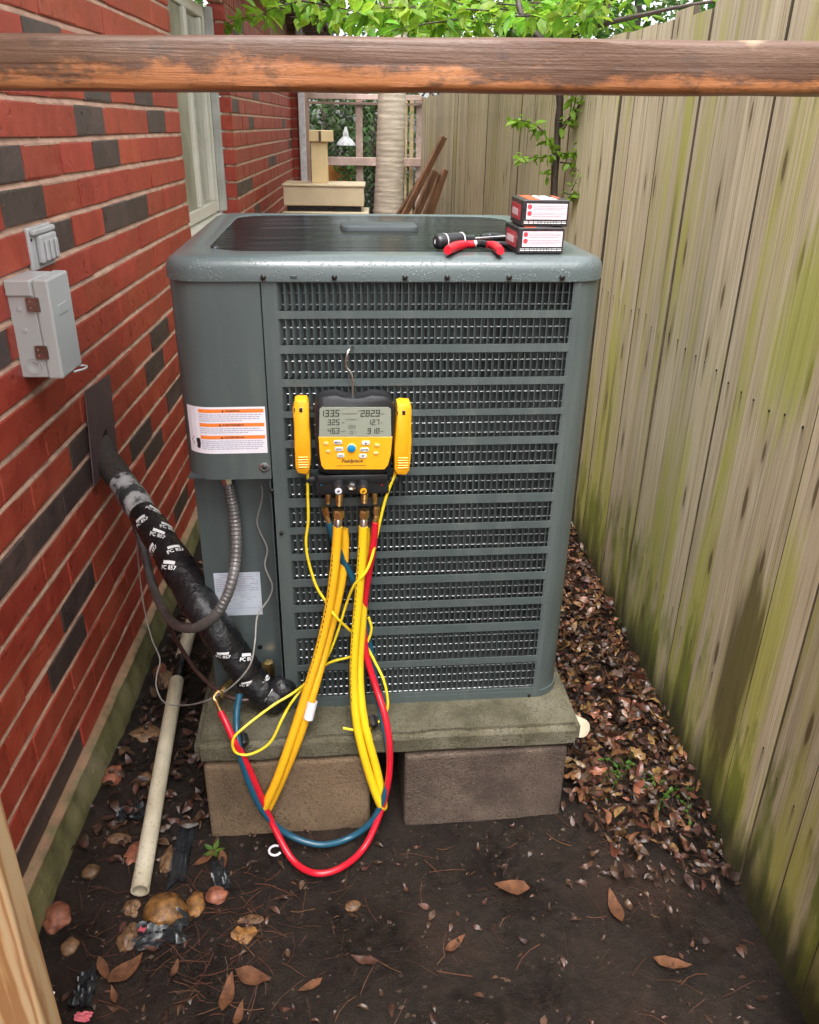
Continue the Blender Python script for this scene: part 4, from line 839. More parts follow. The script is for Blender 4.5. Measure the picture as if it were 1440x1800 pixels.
# charging hoses
def hose(name, label, m, r, pts, ends, group=None, extra=None):
    K = [UM @ onU(*q) for q in pts]; K = [(atZ(q[0], q[1], r + 0.012) if k.z < r + 0.012 else k) for q, k in zip(pts, K)]; P = cr(K, 9); lo = min(P, key=lambda p: p.z)
    t = thing(name, (lo.x, lo.y, lo.z - r), label, 'hose', 0, group); MB().tube(P, r, 12).build('hose_tube', mt[m], t)
    for (i, j, rr, L) in ends:                            # brass coupling and crimped ferrule at an end
        d = (P[j] - P[i]).normalized(); A = P[i] - d*0.036
        MB().lathe([(0, rr), (0.004, rr*1.08), (0.016, rr*1.08), (0.017, rr*0.8), (0.021, rr*0.8)], A, A + d, 6).build('coupling', mt['brass'], t, None, smooth=False)
        MB().lathe([(0.019, rr*0.72), (0.022, rr*0.85), (0.038, rr*0.85), (0.039, rr*0.7)], A, A + d, 14).build('ferrule', mt['chrome'] if r > 0.009 else mt['brass'], t)
    return t, P
t, P1 = hose('charging_hose', 'amber yellow charging hose below the white valve knob, hanging in a narrow loop', 'yhose', 0.0100,
  [(594,925,-0.046),(590,980,-0.05),(580,1060,-0.06),(562,1140,-0.075),(538,1220,-0.10),(512,1300,-0.125),(487,1370,-0.145),(466,1418,-0.15),(472,1419,-0.138),(500,1360,-0.128),(528,1290,-0.115),(550,1220,-0.095),(572,1140,-0.06),(590,1070,-0.04),(602,1010,-0.025),(606,960,-0.018),(604,930,-0.014)], [(0, 1, 0.0105, 1)])
p = onU(546, 1248, -0.112); d = (onU(554, 1215, -0.098) - onU(538, 1278, -0.118)).normalized()
MB().tube([UM @ (p - d*0.021), UM @ p, UM @ (p + d*0.021)], 0.0108, 14, False).build('tape_flag', mt['label'], t)
mk = MB()
for k in range(26):                                       # printed lettering down the hose, too small to read
    q = P1[8 + k]; dd = (P1[9 + k] - q); mk.box((-0.0009, -0.0004, 0), (0.0009, 0.0004, dd.length*0.55), Matrix.Translation(q + Vector((-0.0062, -0.0081, 0))) @ dd.to_track_quat('Z', 'Y').to_matrix().to_4x4())
mk.build('print', mt['ink'], t)
t, P3 = hose('charging_hose', 'lemon yellow charging hose below the orange valve knob, hanging in a narrow loop', 'yhose2', 0.0095,
  [(639,925,-0.046),(636,980,-0.05),(630,1060,-0.056),(624,1130,-0.065),(622,1200,-0.08),(627,1270,-0.105),(640,1330,-0.125),(657,1385,-0.14),(670,1416,-0.145),(674,1412,-0.136),(664,1360,-0.124),(648,1300,-0.108),(636,1240,-0.085),(632,1170,-0.055),(637,1090,-0.038),(642,1020,-0.024),(644,960,-0.016),(643,930,-0.013)], [(0, 1, 0.0098, 1)])
mk = MB()
for k in range(34):
    q = P3[6 + k]; dd = (P3[7 + k] - q); mk.box((-0.0007, -0.0004, 0), (0.0007, 0.0004, dd.length*(0.35 + 0.3*(k % 3 == 0))), Matrix.Translation(q + Vector((-0.0062, -0.0076, 0))) @ dd.to_track_quat('Z', 'Y').to_matrix().to_4x4())
mk.build('print', mt['ink'], t)
hose('charging_hose', 'dark blue charging hose looping down from the gauge to the taped pipe', 'bhose', 0.0074,
  [(578,918,-0.036),(588,950,-0.032),(603,985,-0.026),(620,1018,-0.024),(634,1060,-0.024),(645,1110,-0.024),(653,1150,-0.026),(662,1210,-0.04),(674,1270,-0.10),(684,1320,-0.125),(682,1375,-0.14),(660,1435,-0.15),(620,1470,-0.155),(565,1485,-0.16),(505,1466,-0.16),(462,1425,-0.155),(432,1360,-0.15),(418,1300,-0.135),(416,1255,-0.09),(421,1222,-0.05)], [(0, 1, 0.0068, 1)])
t, P2 = hose('charging_hose', 'red charging hose looping down from the gauge to the brass valve', 'rhose', 0.0074,
  [(660,918,-0.036),(656,960,-0.036),(648,1010,-0.034),(641,1060,-0.034),(639,1100,-0.034),(644,1150,-0.042),(660,1205,-0.06),(676,1255,-0.10),(685,1310,-0.125),(683,1370,-0.14),(668,1430,-0.15),(640,1490,-0.16),(600,1525,-0.17),(555,1535,-0.175),(515,1512,-0.17),(480,1450,-0.16),(452,1385,-0.15),(430,1335,-0.145),(412,1302,-0.14),(398,1272,-0.12),(388,1252,-0.10)], [(0, 1, 0.0068, 1)])
A, B = P2[-1], UM @ onU(379, 1232, -0.075)
MB().lathe([(0, 0.0055), (0.012, 0.0052), (0.013, 0.0042), ((B - A).length, 0.0040)], A, B, 10).build('ferrule', mt['brass'], t)
MB().tube(cr([B, B + Vector((-0.004, 0.004, 0.008)), B + Vector((0.004, 0.01, 0.016)), B + Vector((0.012, 0.012, 0.012)), B + Vector((0.012, 0.012, 0.0))], 5), 0.0035, 8).build('coupling', mt['brass'], t)
for (px, py, lab) in ((428, 1300, 'small black rubber cap hanging by the red and blue hoses, wall side'), (655, 1268, 'small black rubber cap hanging behind the lemon yellow hose')):
    p = U(*onU(px, py, -0.112 if px < 500 else -0.095)); tag(MB().lathe([(-0.014, 0.007), (-0.010, 0.011), (0.010, 0.011), (0.014, 0.007)], p, p + Vector((0.3, -1, -0.3)), 14).build('rubber_cap', mt['rubber']), lab, 'cap')

# ================================================================== THINGS ON THE LID
LT = 1.0105
def carton(name, c, rz, W, D, Hh, label, top):
    t = thing(name, U(*c), label, 'carton', UA + rz, 'black cartons stacked on the lid')
    R = UM @ Matrix.Translation(c) @ Matrix.Rotation(rz, 4, 'Z')
    def bx(a, b, r=0.0): return MB().bbox(a, b, r, R) if r else MB().box(a, b, R)
    bx((-W/2, 0, 0), (W/2, D, Hh), 0.0015).build('box', mt['cardk'], t)
    f = bx((-W*0.40, -0.0008, Hh*0.27), (W*0.46, 0.0004, Hh*0.86)).build('front_print', mt['cardw'], t)
    mb = MB(); rnd = random.Random(4)
    for blk in range(2):
        for j in range(3):
            z = Hh*(0.77 - 0.25*blk - 0.065*j); mb.box((-W*0.26, -0.0013, z), (W*(0.44 - 0.2*rnd.random()*(j == 2)), -0.0009, z + Hh*0.028), R)
    mb.build('lettering', mt['inkp'], f)
    for blk in range(2):
        p = R @ Vector((-W*0.335, -0.0009, Hh*(0.75 - 0.25*blk))); MB().lathe([(0, 0.0042), (0.0006, 0.0042)], p, p + (R.to_3x3() @ Vector((0, -1, 0))), 14).build('red_dot', mt['inkr'], f)
    mb = MB(); x = -W*0.44
    while x < W*0.44: e = x + rnd.uniform(0.003, 0.009); mb.box((x, -0.0006, Hh*0.115), (e, 0.0004, Hh*0.15), R); mb.box((x, -0.0006, Hh*0.185), (e, 0.0004, Hh*0.20), R); x = e + 0.0012
    mb.build('lettering', mt['ptape'], t)
    bx((-W/2 - 0.0006, D*0.12, Hh*0.2), (-W/2 + 0.0005, D*0.88, Hh*0.8)).build('side_print', mt['inkr'], t)
    bx((-W/2 - 0.0011, D*0.3, Hh*0.35), (-W/2 - 0.0004, D*0.8, Hh*0.6)).build('side_print', mt['cardw'], t)
    if top:
        bx((-W*0.36, D*0.02, Hh - 0.0005), (-W*0.13, D*0.99, Hh + 0.0006)).build('top_print', mt['cardo'], t)
        bx((-W*0.12, D*0.10, Hh - 0.0005), (W*0.27, D*0.52, Hh + 0.0006)).build('top_print', mt['cardw'], t)
        bx((W*0.33, D*0.40, Hh - 0.0005), (W*0.41, D*0.95, Hh + 0.0006)).build('top_print', mt['cardo'], t)
        mb = MB()
        for i in range(3):
            for j in range(2): mb.box((-W*0.09 + j*W*0.18, D*(0.60 + i*0.12), Hh - 0.0005), (-W*0.09 + j*W*0.18 + W*0.13, D*(0.66 + i*0.12), Hh + 0.0006), R)
        mb.build('lettering', mt['ptape'], t)
c = onUw(949, 446, LT); CW = 0.088
carton('carton', (c.x, c.y, LT), rad(1.5), 0.0885, 0.105, 0.0465, 'black carton with white printed front resting on the lid, under its twin', True)
carton('carton', (c.x + 0.006, c.y + 0.008, LT + 0.0477), rad(-1), 0.0885, 0.105, 0.0465, 'black carton with red striped top, stacked on its twin', True)
# screwdriver
a = onUw(766, 441, LT); A = Vector((a.x, a.y + 0.012, LT + 0.0150)); B = A + Vector((0.085, 0.045, 0.0))
t = thing('screwdriver', U(A.x, A.y, LT), 'black screwdriver handle with white rings lying beside the red pliers', 'screwdriver', UA)
d = (B - A).normalized()
MB().lathe([(0, 0.0085), (0.003, 0.0125), (0.010, 0.0145), (0.05, 0.0150), (0.062, 0.0135), (0.072, 0.009), (0.090, 0.0085)], A, B, 20).build('handle', mt['blackp'], t, True)
for s_ in (0.0205, 0.060): MB().lathe([(0, 0.0150), (0.0018, 0.0150)], A + d*s_, B, 20).build('ring', mt['ptape'], t, True)
MB().lathe([(0, 0.0035), (0.10, 0.0035)], A + d*0.090, B, 10).build('shaft', mt['chrome'], t, True)
p = A - d*0.0006; MB().box((-0.004, -0.0012, -0.0003), (0.004, 0.0012, 0.0003), Matrix.Translation(p) @ frame((0,0,0), (0.5, 0.2, 0.9), -d)).build('end_print', mt['ptape'], t, True)
# pliers with red grips: seen side on, handles spread
a = onUw(835, 441, LT)
t = thing('pliers', U(a.x, a.y, LT), 'red gripped pliers lying open on the lid in front of the screwdriver', 'pliers', UA)
def L3(px, py, w_): p = onUw(px, py, w_); return p
for pts, rr in (([(787,440),(800,434),(818,430),(832,429)], 0.0092), ([(880,441),(872,434),(862,430),(856,430)], 0.0085)):
    P = [onUw(x, y, LT + 0.0095) for x, y in pts]; MB().tube([UM @ q for q in cr(P, 6)], rr, 12, True, lambda s_, rr=rr: rr*(0.75 + 0.3*math.sin(PI*min(1, s_*1.2 + 0.12)))).build('grip', mt['redgrip'], t)
MB().tube([UM @ onUw(x, y, LT + 0.009) for x, y in ((830, 429), (845, 428), (858, 430))], 0.0068, 10).build('pivot', mt['blackp'], t)
q0 = onUw(832, 429, LT + 0.009); MB().tube([UM @ q0, UM @ (q0 + Vector((0.006, 0.0, 0)))], 0.0078, 12).build('collar', mt['chrome'], t)
P = [onUw(x, y, LT + 0.006) for x, y in ((846, 416), (862, 415), (880, 417), (896, 420))]
tag(MB().tube([UM @ q for q in cr(P, 5)], 0.006, 10, True, lambda s_: 0.0045 + 0.003*math.sin(PI*s_)).build('nut_driver', mt['blackp']), 'slim black hand tool tucked beside the black cartons', 'hand tool')
P = [onUw(x, y, LT + 0.005) for x, y in ((868, 428), (884, 429), (900, 432))]
tag(MB().tube([UM @ q for q in cr(P, 5)], 0.005, 10).build('hex_key', mt['blackp']), 'short black tool shank between the pliers and the black cartons', 'hand tool')

# ================================================================== THINGS ON THE WALL
# weatherproof outlet cover
p0, p1 = atX(48, 400, WX + 0.004), atX(88, 458, WX + 0.004)
y0, y1, z1, z0 = p0.y - 0.01, p1.y + 0.03, 1.5 - 0.205, 1.5 - 0.292
t = thing('outlet_cover', (WX, (y0 + y1)/2, z0), 'small grey weatherproof outlet cover on the brick wall', 'outlet cover')
MB().bbox((WX - 0.002, y0, z0), (WX + 0.007, y1, z1), 0.003, None, 2).build('back_plate', mt['greypl'], t)
MB().bbox((WX + 0.0072, y0 + 0.030, z0 + 0.012), (WX + 0.020, y1 - 0.008, z1 - 0.018), 0.004, None, 2).build('flap', mt['greypl'], t)
MB().bbox((WX + 0.0072, y0 + 0.006, z1 - 0.016), (WX + 0.018, y1 - 0.004, z1 - 0.004), 0.003).build('hinge', mt['greypl'], t)
for i in range(3): MB().bbox((WX + 0.0202, y0 + 0.042 + i*0.028, z0 + 0.016), (WX + 0.025, y0 + 0.058 + i*0.028, z1 - 0.030), 0.002).build('rib', mt['greypl'], t)
for s_ in (y0 + 0.010, y1 - 0.016): MB().lathe([(0, 0.003), (0.002, 0.0028)], (WX + 0.007, s_, z1 - 0.024), (9, s_, z1 - 0.024), 8).build('screw', mt['screw'], t)
# disconnect box: a body and a hinged cover that laps over it
DX = 0.105
t = thing('disconnect_box', (WX, 1.84, 1.0), 'pale grey metal disconnect box bolted to the brick wall', 'electrical box')
ya, yb = 1.652, 1.768; zt_, zb_ = 1.212, 1.018
bx_ = MB().bbox((WX - 0.002, ya, zb_), (WX + 0.052, yb - 0.002, zt_), 0.003, None, 2).build('enclosure', mt['greybox'], t)
cv = MB().bbox((WX + 0.0525, ya - 0.003, zb_ - 0.002), (WX + 0.083, yb, zt_ + 0.004), 0.004, None, 2).build('cover', mt['greybox'], t)
MB().bbox((WX - 0.001, ya - 0.006, zt_ - 0.028), (WX + 0.050, yb - 0.003, zt_ + 0.002), 0.002).build('rain_hood', mt['greybox'], t)
for z in (1.168, 1.072):
    h = MB().bbox((WX + 0.036, ya - 0.0072, z - 0.014), (WX + 0.062, ya - 0.0032, z + 0.014), 0.001).build('latch', mt['hinge'], t)
    for s_ in (-0.006, 0.006): MB().lathe([(0, 0.0022), (0.0015, 0.0018)], (WX + 0.044, ya - 0.0070, z + s_), (WX + 0.044, -9, z + s_), 8).build('rivet', mt['chrome'], h)
for (xx, z, r, dpth) in ((0.018, 1.158, 0.006, 0.002), (0.022, 1.115, 0.006, 0.002)): MB().lathe([(0, r), (dpth, r*0.7)], (WX + xx, ya + 0.0005, z), (WX + xx, -9, z), 14).build('dimple', mt['greybox'], bx_)
for r in (0.0175, 0.012): MB().lathe([(0, r), (0.0012, r), (0.0016, r*0.93), (0.0010, r*0.86)], (WX + 0.027, ya - 0.0004*(r < 0.015), 1.042), (WX + 0.027, -9, 1.042), 24).build('knockout', mt['greybox'], bx_)
MB().bbox((WX + 0.0832, ya + 0.030, 1.140), (WX + 0.0846, ya + 0.085, 1.160), 0.0006).build('emblem', mt['greybox'], cv)
MB().tube(cr([(WX + 0.060, yb - 0.012, zb_ - 0.004), (WX + 0.088, yb + 0.000, zb_ - 0.006), (WX + 0.098, yb - 0.03, zb_ - 0.004), (WX + 0.084, yb - 0.06, zb_ - 0.003)], 5), 0.0024, 8).build('hasp', mt['greybox'], t)
# flashing plate where the pipes leave the wall; its lower edge stands off
c4 = [atX(*q) for q in ((150, 688, WX + 0.006), (193, 657, WX + 0.006), (207, 800, WX + 0.012), (166, 853, WX + 0.012))]
ht = [atX(186, 752, WX + 0.009), atX(180, 764, WX + 0.009), atX(193, 786, WX + 0.010)]
mb = MB(); n = (c4[1] - c4[0]).cross(c4[3] - c4[0]).normalized()
if n.x < 0: n = -n
va = c4 + [p - n*0.003 for p in c4]; mb.add(va, [(0, 1, 2, 3), (7, 6, 5, 4), (0, 4, 5, 1), (1, 5, 6, 2), (2, 6, 7, 3), (3, 7, 4, 0)])
fl = tag(mb.build('flashing_plate', mt['flash']), 'brown metal flashing plate on the brick wall over the pipe hole', 'flashing plate')
MB().add([p + n*0.0012 for p in ht] + [p - n*0.001 for p in ht], [(0, 1, 2), (0, 3, 4, 1), (1, 4, 5, 2)]).build('pipe_notch', mt['screw'], fl)

# ================================================================== LINES BETWEEN WALL AND CONDENSER
def pY(lst): return [atY(x, y, Y) for x, y, Y in lst]
pts = pY([(170, 775, 2.06), (195, 818, 1.985), (225, 862, 1.90), (258, 912, 1.81), (295, 968, 1.70), (332, 1030, 1.60), (370, 1090, 1.535), (408, 1145, 1.515), (440, 1190, 1.51), (472, 1222, 1.50), (497, 1232, 1.485)])
PP = cr(pts, 10); N = len(PP) - 1
lo = min(PP, key=lambda p: p.z)
line = thing('suction_line', (lo.x, lo.y, lo.z - 0.038), 'thick insulated suction pipe wrapped in printed black tape, sloping from wall to condenser', 'insulated pipe')
def rr_(s): return 0.0355 + 0.004*math.exp(-((s - 0.52)/0.17)**2) + 0.0016*math.sin(s*60) - 0.010*max(0, (s - 0.93)/0.07)
def seg(a, b, m, nm, k=1.0, lab=None):
    i0, i1 = int(a*N), int(b*N); o = MB().tube(PP[i0:i1+1], 0, 20, True, lambda s_: k*rr_(a + (b - a)*s_)).build(nm, mt[m], line)
    if lab: o['label'] = lab
    return o
seg(0.0, 0.20, 'foam', 'foam_sleeve', 0.94, 'rough brown foam sleeve'); seg(0.17, 0.30, 'scuff', 'sleeve_joint', 0.985, 'scuffed grey sleeve'); seg(0.28, 1.0, 'tape', 'tape_wrap')
# overlapping turns of tape, visible as raised spiral edges
sp_ = MB(); fr_ = []
a = None
for i, p in enumerate(PP):
    t_ = (PP[min(i+1, N)] - PP[max(i-1, 0)]).normalized(); a = t_.orthogonal().normalized() if a is None else (a - t_*a.dot(t_)).normalized(); fr_.append((p, a.copy(), t_.cross(a)))
def onpipe(s, g, k=1.0, add=0.0):
    x = s*N; i = min(int(x), N - 1); f = x - i; p = fr_[i][0].lerp(fr_[i+1][0], f); a_ = fr_[i][1].lerp(fr_[i+1][1], f); b_ = fr_[i][2].lerp(fr_[i+1][2], f)
    return p + (a_*math.cos(g) + b_*math.sin(g))*(rr_(s)*k + add)
for band in range(9):
    s0 = 0.30 + band*0.076
    if 3 <= band <= 4: continue
    va = []; n = 28
    for k in range(n + 1):
        g = 2*PI*k/n; s_ = s0 + 0.05*k/n
        va += [onpipe(min(s_, 0.985), g, 1, 0.0012), onpipe(min(s_ + 0.052, 0.99), g, 1, 0.0008)]
    sp_.add(va, [(2*k, 2*k+2, 2*k+3, 2*k+1) for k in range(n)])
sp_.sm = True; sp_.build('tape_turn', mt['tape'], line)
# which way round faces the camera
def facing(s): return max((k*2*PI/48 for k in range(48)), key=lambda g: (onpipe(s, g) - onpipe(s, g + PI)).dot(EYE - onpipe(s, 0)))
rnd = random.Random(21)
LL = sum((PP[i+1] - PP[i]).length for i in range(N))
def lay_on(vv, ff, s, dg, rot):                           # bend flat print onto the pipe
    g0 = facing(s) + dg; cs, sn = math.cos(rot), math.sin(rot)
    va = [onpipe(max(0, min(0.995, s + (p[0]*cs - p[1]*sn)/LL)), g0 - (p[0]*sn + p[1]*cs)/0.036, 1, 0.0021) for p in vv]
    MB().add(va, ff).build('tape_print', mt['ptape'], line)
def brandmark(s, dg, rot, k=1.0):
    vv, ff = textmesh('PC 857', 0.0135*k, 'CENTER', 0.0003); lay_on(vv, ff, s, dg, rot)
    w_ = 0.030*k; lay_on([(-w_/2 + w_*i/5, 0.0118*k + 0.008*k*j) for i in range(6) for j in (0, 1)], [(2*i, 2*i+2, 2*i+3, 2*i+1) for i in range(5)], s, dg, rot)
for s, dg, rot in ((0.315, -0.55, 0.7), (0.335, 0.45, 1.4), (0.375, -0.75, 1.2), (0.385, 0.15, 0.7), (0.405, 0.95, 1.5), (0.44, -0.35, 1.5), (0.465, 0.55, 0.8), (0.69, 0.75, 1.0), (0.73, -0.35, 0.9), (0.80, 0.6, 1.0), (0.835, -0.5, 0.9)):
    brandmark(s, dg, rot, 0.85)
brandmark(0.925, 0.05, 0.75, 1.1)
# elbow lump of tape at the valve
MB().ico(U(-0.246, -0.004, 0.050), 0.034, 0.032, 0.036, 3, 0.12, 2.0, 4).build('tape_end', mt['tape'], line)
# flexible conduit from the wall round to the panel
cp = cr(pY([(233, 905, 1.99), (243, 935, 1.97), (255, 975, 1.93), (272, 1040, 1.84), (300, 1090, 1.68), (335, 1104, 1.54), (375, 1085, 1.475), (402, 1040, 1.485), (415, 980, 1.52), (414, 920, 1.545), (406, 870, 1.552), (398, 836, 1.555)]), 22)
lo = min(cp, key=lambda p: p.z); t = thing('flexible_conduit', (lo.x, lo.y, lo.z - 0.012), 'ribbed grey flexible conduit curving up under the service panel', 'conduit')
MB().tube(cp, 0, 14, True, lambda s_: 0.0112 + 0.0009*math.sin(s_*len(cp)*2.2)).build('sheath', mt['conduit'], t)
d = (cp[-1] - cp[-2]).normalized(); MB().lathe([(0, 0.014), (0.012, 0.014), (0.013, 0.017), (0.02, 0.017)], cp[-1] - d*0.016, cp[-1], 8).build('fitting', mt['zinc'], t)
# liquid line
cp = cr(pY([(243, 940, 1.985), (258, 985, 1.95), (282, 1055, 1.86), (305, 1115, 1.72), (340, 1172, 1.60), (375, 1208, 1.53), (400, 1224, 1.49), (425, 1231, 1.48), (442, 1228, 1.485)]), 8)
tag(MB().tube(cp, 0.0052, 10).build('liquid_line', mt['copper']), 'thin brown copper liquid line running below the taped pipe', 'copper pipe')
# control wire
cp = cr(pY([(240, 935, 1.99), (243, 985, 1.955), (252, 1060, 1.86), (266, 1120, 1.78), (281, 1158, 1.73), (276, 1185, 1.70), (275, 1208, 1.68), (288, 1234, 1.64), (318, 1240, 1.60), (356, 1234, 1.50), (402, 1211, 1.455), (438, 1172, 1.45), (448, 1130, 1.48), (452, 1085, 1.53), (466, 1062, 1.545), (473, 1052, 1.55), (479, 1030, 1.555), (466, 995, 1.56), (470, 965, 1.565), (457, 935, 1.57), (452, 915, 1.57), (460, 880, 1.575), (461, 860, 1.58), (455, 843, 1.585)]), 7)
tag(MB().tube(cp, 0.0019, 6).build('control_wire', mt['gwire']), 'thin grey control wire looping from the wall over the cream pipe to the condenser', 'wire')
# drain pipe: two lengths of cream pipe, the joint taped black
def ground_at(px, py, h): p = atZ(px, py, h); return p
A = atZ(246, 1566, 0.022); B = atZ(311, 1196, 0.075); C = atZ(322, 1150, 0.09); D = atZ(338, 1092, 0.12)
t = thing('drain_pipe', (A.x, A.y, 0), 'cream drain pipe lying on the soil along the wall, open at its end', 'drain pipe')
d = (B - A).normalized(); Lp = (B - A).length
MB().lathe([(0, 0.0158), (0, 0.0196), (Lp*0.5, 0.0196), (Lp, 0.0196), (Lp, 0.0158), (0.02, 0.0158), (0, 0.0158)], A, B, 24, False).build('pipe_length', mt['pvc'], t)
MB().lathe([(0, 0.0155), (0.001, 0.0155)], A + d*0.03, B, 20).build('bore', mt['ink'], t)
MB().tube([B - d*0.004, B + (C - B)*0.5, C], 0.0165, 14).build('joint_tape', mt['tape'], t)
MB().tube([C - (D - C).normalized()*0.012, C, D, D + (D - C)*0.8], 0.0196, 16).build('pipe_length', mt['pvc'], t)

# ================================================================== STONES AND SCRAPS ON THE SOIL
def stone(px, py, wpx, hpx, m, label, seed, jit=0.22, flat=0.62, rz=0.0, cat='stone', name='stone', group='stones on the soil'):
    c = atZ(px, py, 0.012); dist = (c - EYE).length; k = dist / FX; rx = wpx*k/2; ry = hpx*k/2*1.15; rz_ = min(rx, ry)*flat
    mb = MB().ico((c.x, c.y, gz(c.x, c.y) + rz_*0.22), rx, ry, rz_, 3, jit, 1.5, seed, Matrix.Rotation(rz, 3, 'Z'))
    return tag(mb.build(name, mt[m]), label, cat, group)
stone(288, 1598, 58, 52, 'stoney', 'large amber stone at the mouth of the cream pipe', 1, 0.18, 0.7, 0.5)
stone(343, 1581, 27, 40, 'stoney', 'upright oval amber stone touching the large amber one', 2, 0.2, 0.6, 0.2)
stone(232, 1592, 24, 26, 'stoneb', 'rough tan stone plugging the mouth of the cream pipe', 3, 0.4, 0.8)
stone(224, 1642, 32, 36, 'stoneb', 'dark brown knobbly stone below the cream pipe mouth', 4, 0.35, 0.7)
stone(98, 1608, 38, 42, 'stoner', 'squarish red stone against the foundation ledge', 5, 0.3, 0.7, 0.3)
stone(198, 1358, 28, 34, 'stoner', 'orange red stone between ledge and cream pipe', 6, 0.35, 0.7)
stone(158, 1526, 26, 24, 'stoneb', 'small shiny brown pebble on bare soil near the ledge', 7, 0.2)
stone(208, 1471, 38, 18, 'stoneb', 'flat brown pebble beside the cream pipe', 8, 0.15)
stone(381, 1565, 34, 26, 'stoner', 'round speckled pink stone near the black plastic strip', 9, 0.2)
stone(122, 1660, 26, 24, 'stoneb', 'dull brown pebble sunk in soil near the pine post', 10, 0.2)
stone(255, 1368, 22, 24, 'stoneb', 'brown pebble half under the cream pipe', 11, 0.2)
stone(292, 1505, 20, 40, 'stoneb', 'jagged tan stone between cream pipe and black plastic', 12, 0.4, 0.7)
stone(232, 1495, 22, 34, 'stoner', 'dark red stone chip beside the cream pipe', 13, 0.4, 0.4)
stone(1202, 1326, 38, 46, 'stoney', 'round rusty brown stone at the foot of the fence', 14, 0.15, 0.9)
stone(430, 1640, 34, 26, 'stoney', 'orange lichened chip on the soil', 15, 0.5, 0.3)
stone(255, 1282, 44, 36, 'stoneb', 'flat grey brown stone in the soil by the ledge', 16, 0.3, 0.3)
stone(292, 1190, 30, 34, 'stoneb', 'grey stone behind the cream pipe joint', 17, 0.35, 0.7)
stone(281, 1170, 22, 26, 'stoner', 'red brick chip behind the cream pipe', 18, 0.4, 0.7)
stone(620, 1590, 24, 16, 'stoneb', 'small tan pebble below the red hose', 19, 0.2, 0.6)
stone(440, 1612, 36, 16, 'stoneb', 'pale flat chip on the soil below the red hose', 20, 0.4, 0.3)
stone(1045, 1355, 54, 50, 'terra', 'old clay brick lump beside the stained block', 21, 0.35, 0.5, 0.3, 'brick lump', 'brick_lump', None)
p = atZ(1024, 1281, 0.16); t = tag(MB().lathe([(0, 0.0225), (0.006, 0.024), (0.13, 0.024)], p, p + Vector((-0.10, 0.25, -0.10)), 24).build('pipe_stub', mt['pvc']), 'yellowish pipe stub poking out beside the concrete pad', 'pipe stub')
def scrap(px, py, w_, h_, rz, m, label, seed, name, cat, amp=0.012):
    c = atZ(px, py, 0.01); k = (c - EYE).length / FX; nx_, ny_ = 14, 12; va = []; fa = []; R = Matrix.Rotation(rz, 3, 'Z')
    for j in range(ny_ + 1):
        for i in range(nx_ + 1):
            x, y = (i/nx_ - 0.5), (j/ny_ - 0.5); e = 1 + 0.35*fbm(math.atan2(y, x)*1.2, seed, 3, 2)
            q = R @ Vector((x*w_*k*e, y*h_*k*1.2*e, 0)); X, Y = c.x + q.x, c.y + q.y
            va.append(Vector((X, Y, gz(X, Y) + (0.004 if m == 'plastic' else 0.012) + amp*abs(fbm(x*2.3 + seed, y*2.9, seed, 2)))))
    n = nx_ + 1
    for j in range(ny_):
        for i in range(nx_): fa.append((j*n+i, j*n+i+1, (j+1)*n+i+1, (j+1)*n+i))
    return tag(MB().add(va, fa).build(name, mt[m], smooth=True), label, cat)
scrap(285, 1636, 75, 40, 0.25, 'plastic', 'crumpled black plastic scrap below the large amber stone', 1, 'plastic_scrap', 'plastic scrap', 0.03)
scrap(320, 1490, 26, 105, 0.05, 'plastic', 'long strip of black plastic running out from under the block', 2, 'plastic_scrap', 'plastic scrap', 0.02)
scrap(150, 1738, 30, 46, 0.1, 'plastic', 'black plastic scrap beside the pine post', 3, 'plastic_scrap', 'plastic scrap', 0.03)
scrap(387, 1535, 26, 50, 0.3, 'plastic', 'torn black plastic beside the speckled pink stone', 4, 'plastic_scrap', 'plastic scrap', 0.02)
scrap(228, 1430, 42, 26, 0.3, 'plastic', 'black plastic wad beside the cream pipe', 5, 'plastic_scrap', 'plastic scrap', 0.03)
scrap(148, 1792, 22, 12, 0.0, 'pink', 'pink printed scrap beside the pine post', 6, 'paper_scrap', 'paper scrap', 0.006)
scrap(250, 1637, 10, 5, -0.2, 'pink', 'tiny curl of pink tape beside the large amber stone', 7, 'tape_scrap', 'tape scrap', 0.02)
p = atZ(484, 1495, 0.016); q = [p + Vector((0.014*math.cos(a_), 0.014*math.sin(a_), 0)) for a_ in [rad(k*30 + 60) for k in range(10)]]; tag(MB().tube(q, 0.0028, 6).build('plastic_ring', mt['label']), 'small broken white plastic ring on the soil by the red hose', 'plastic ring')
p = atY(95, 1745, 0.80); tag(MB().tube(cr([p, p + Vector((-0.02, 0.0, -0.012)), p + Vector((-0.035, -0.006, -0.02))], 4), 0.0018, 6).build('cable_tie', mt['label'], gate), 'short white tie on the post')

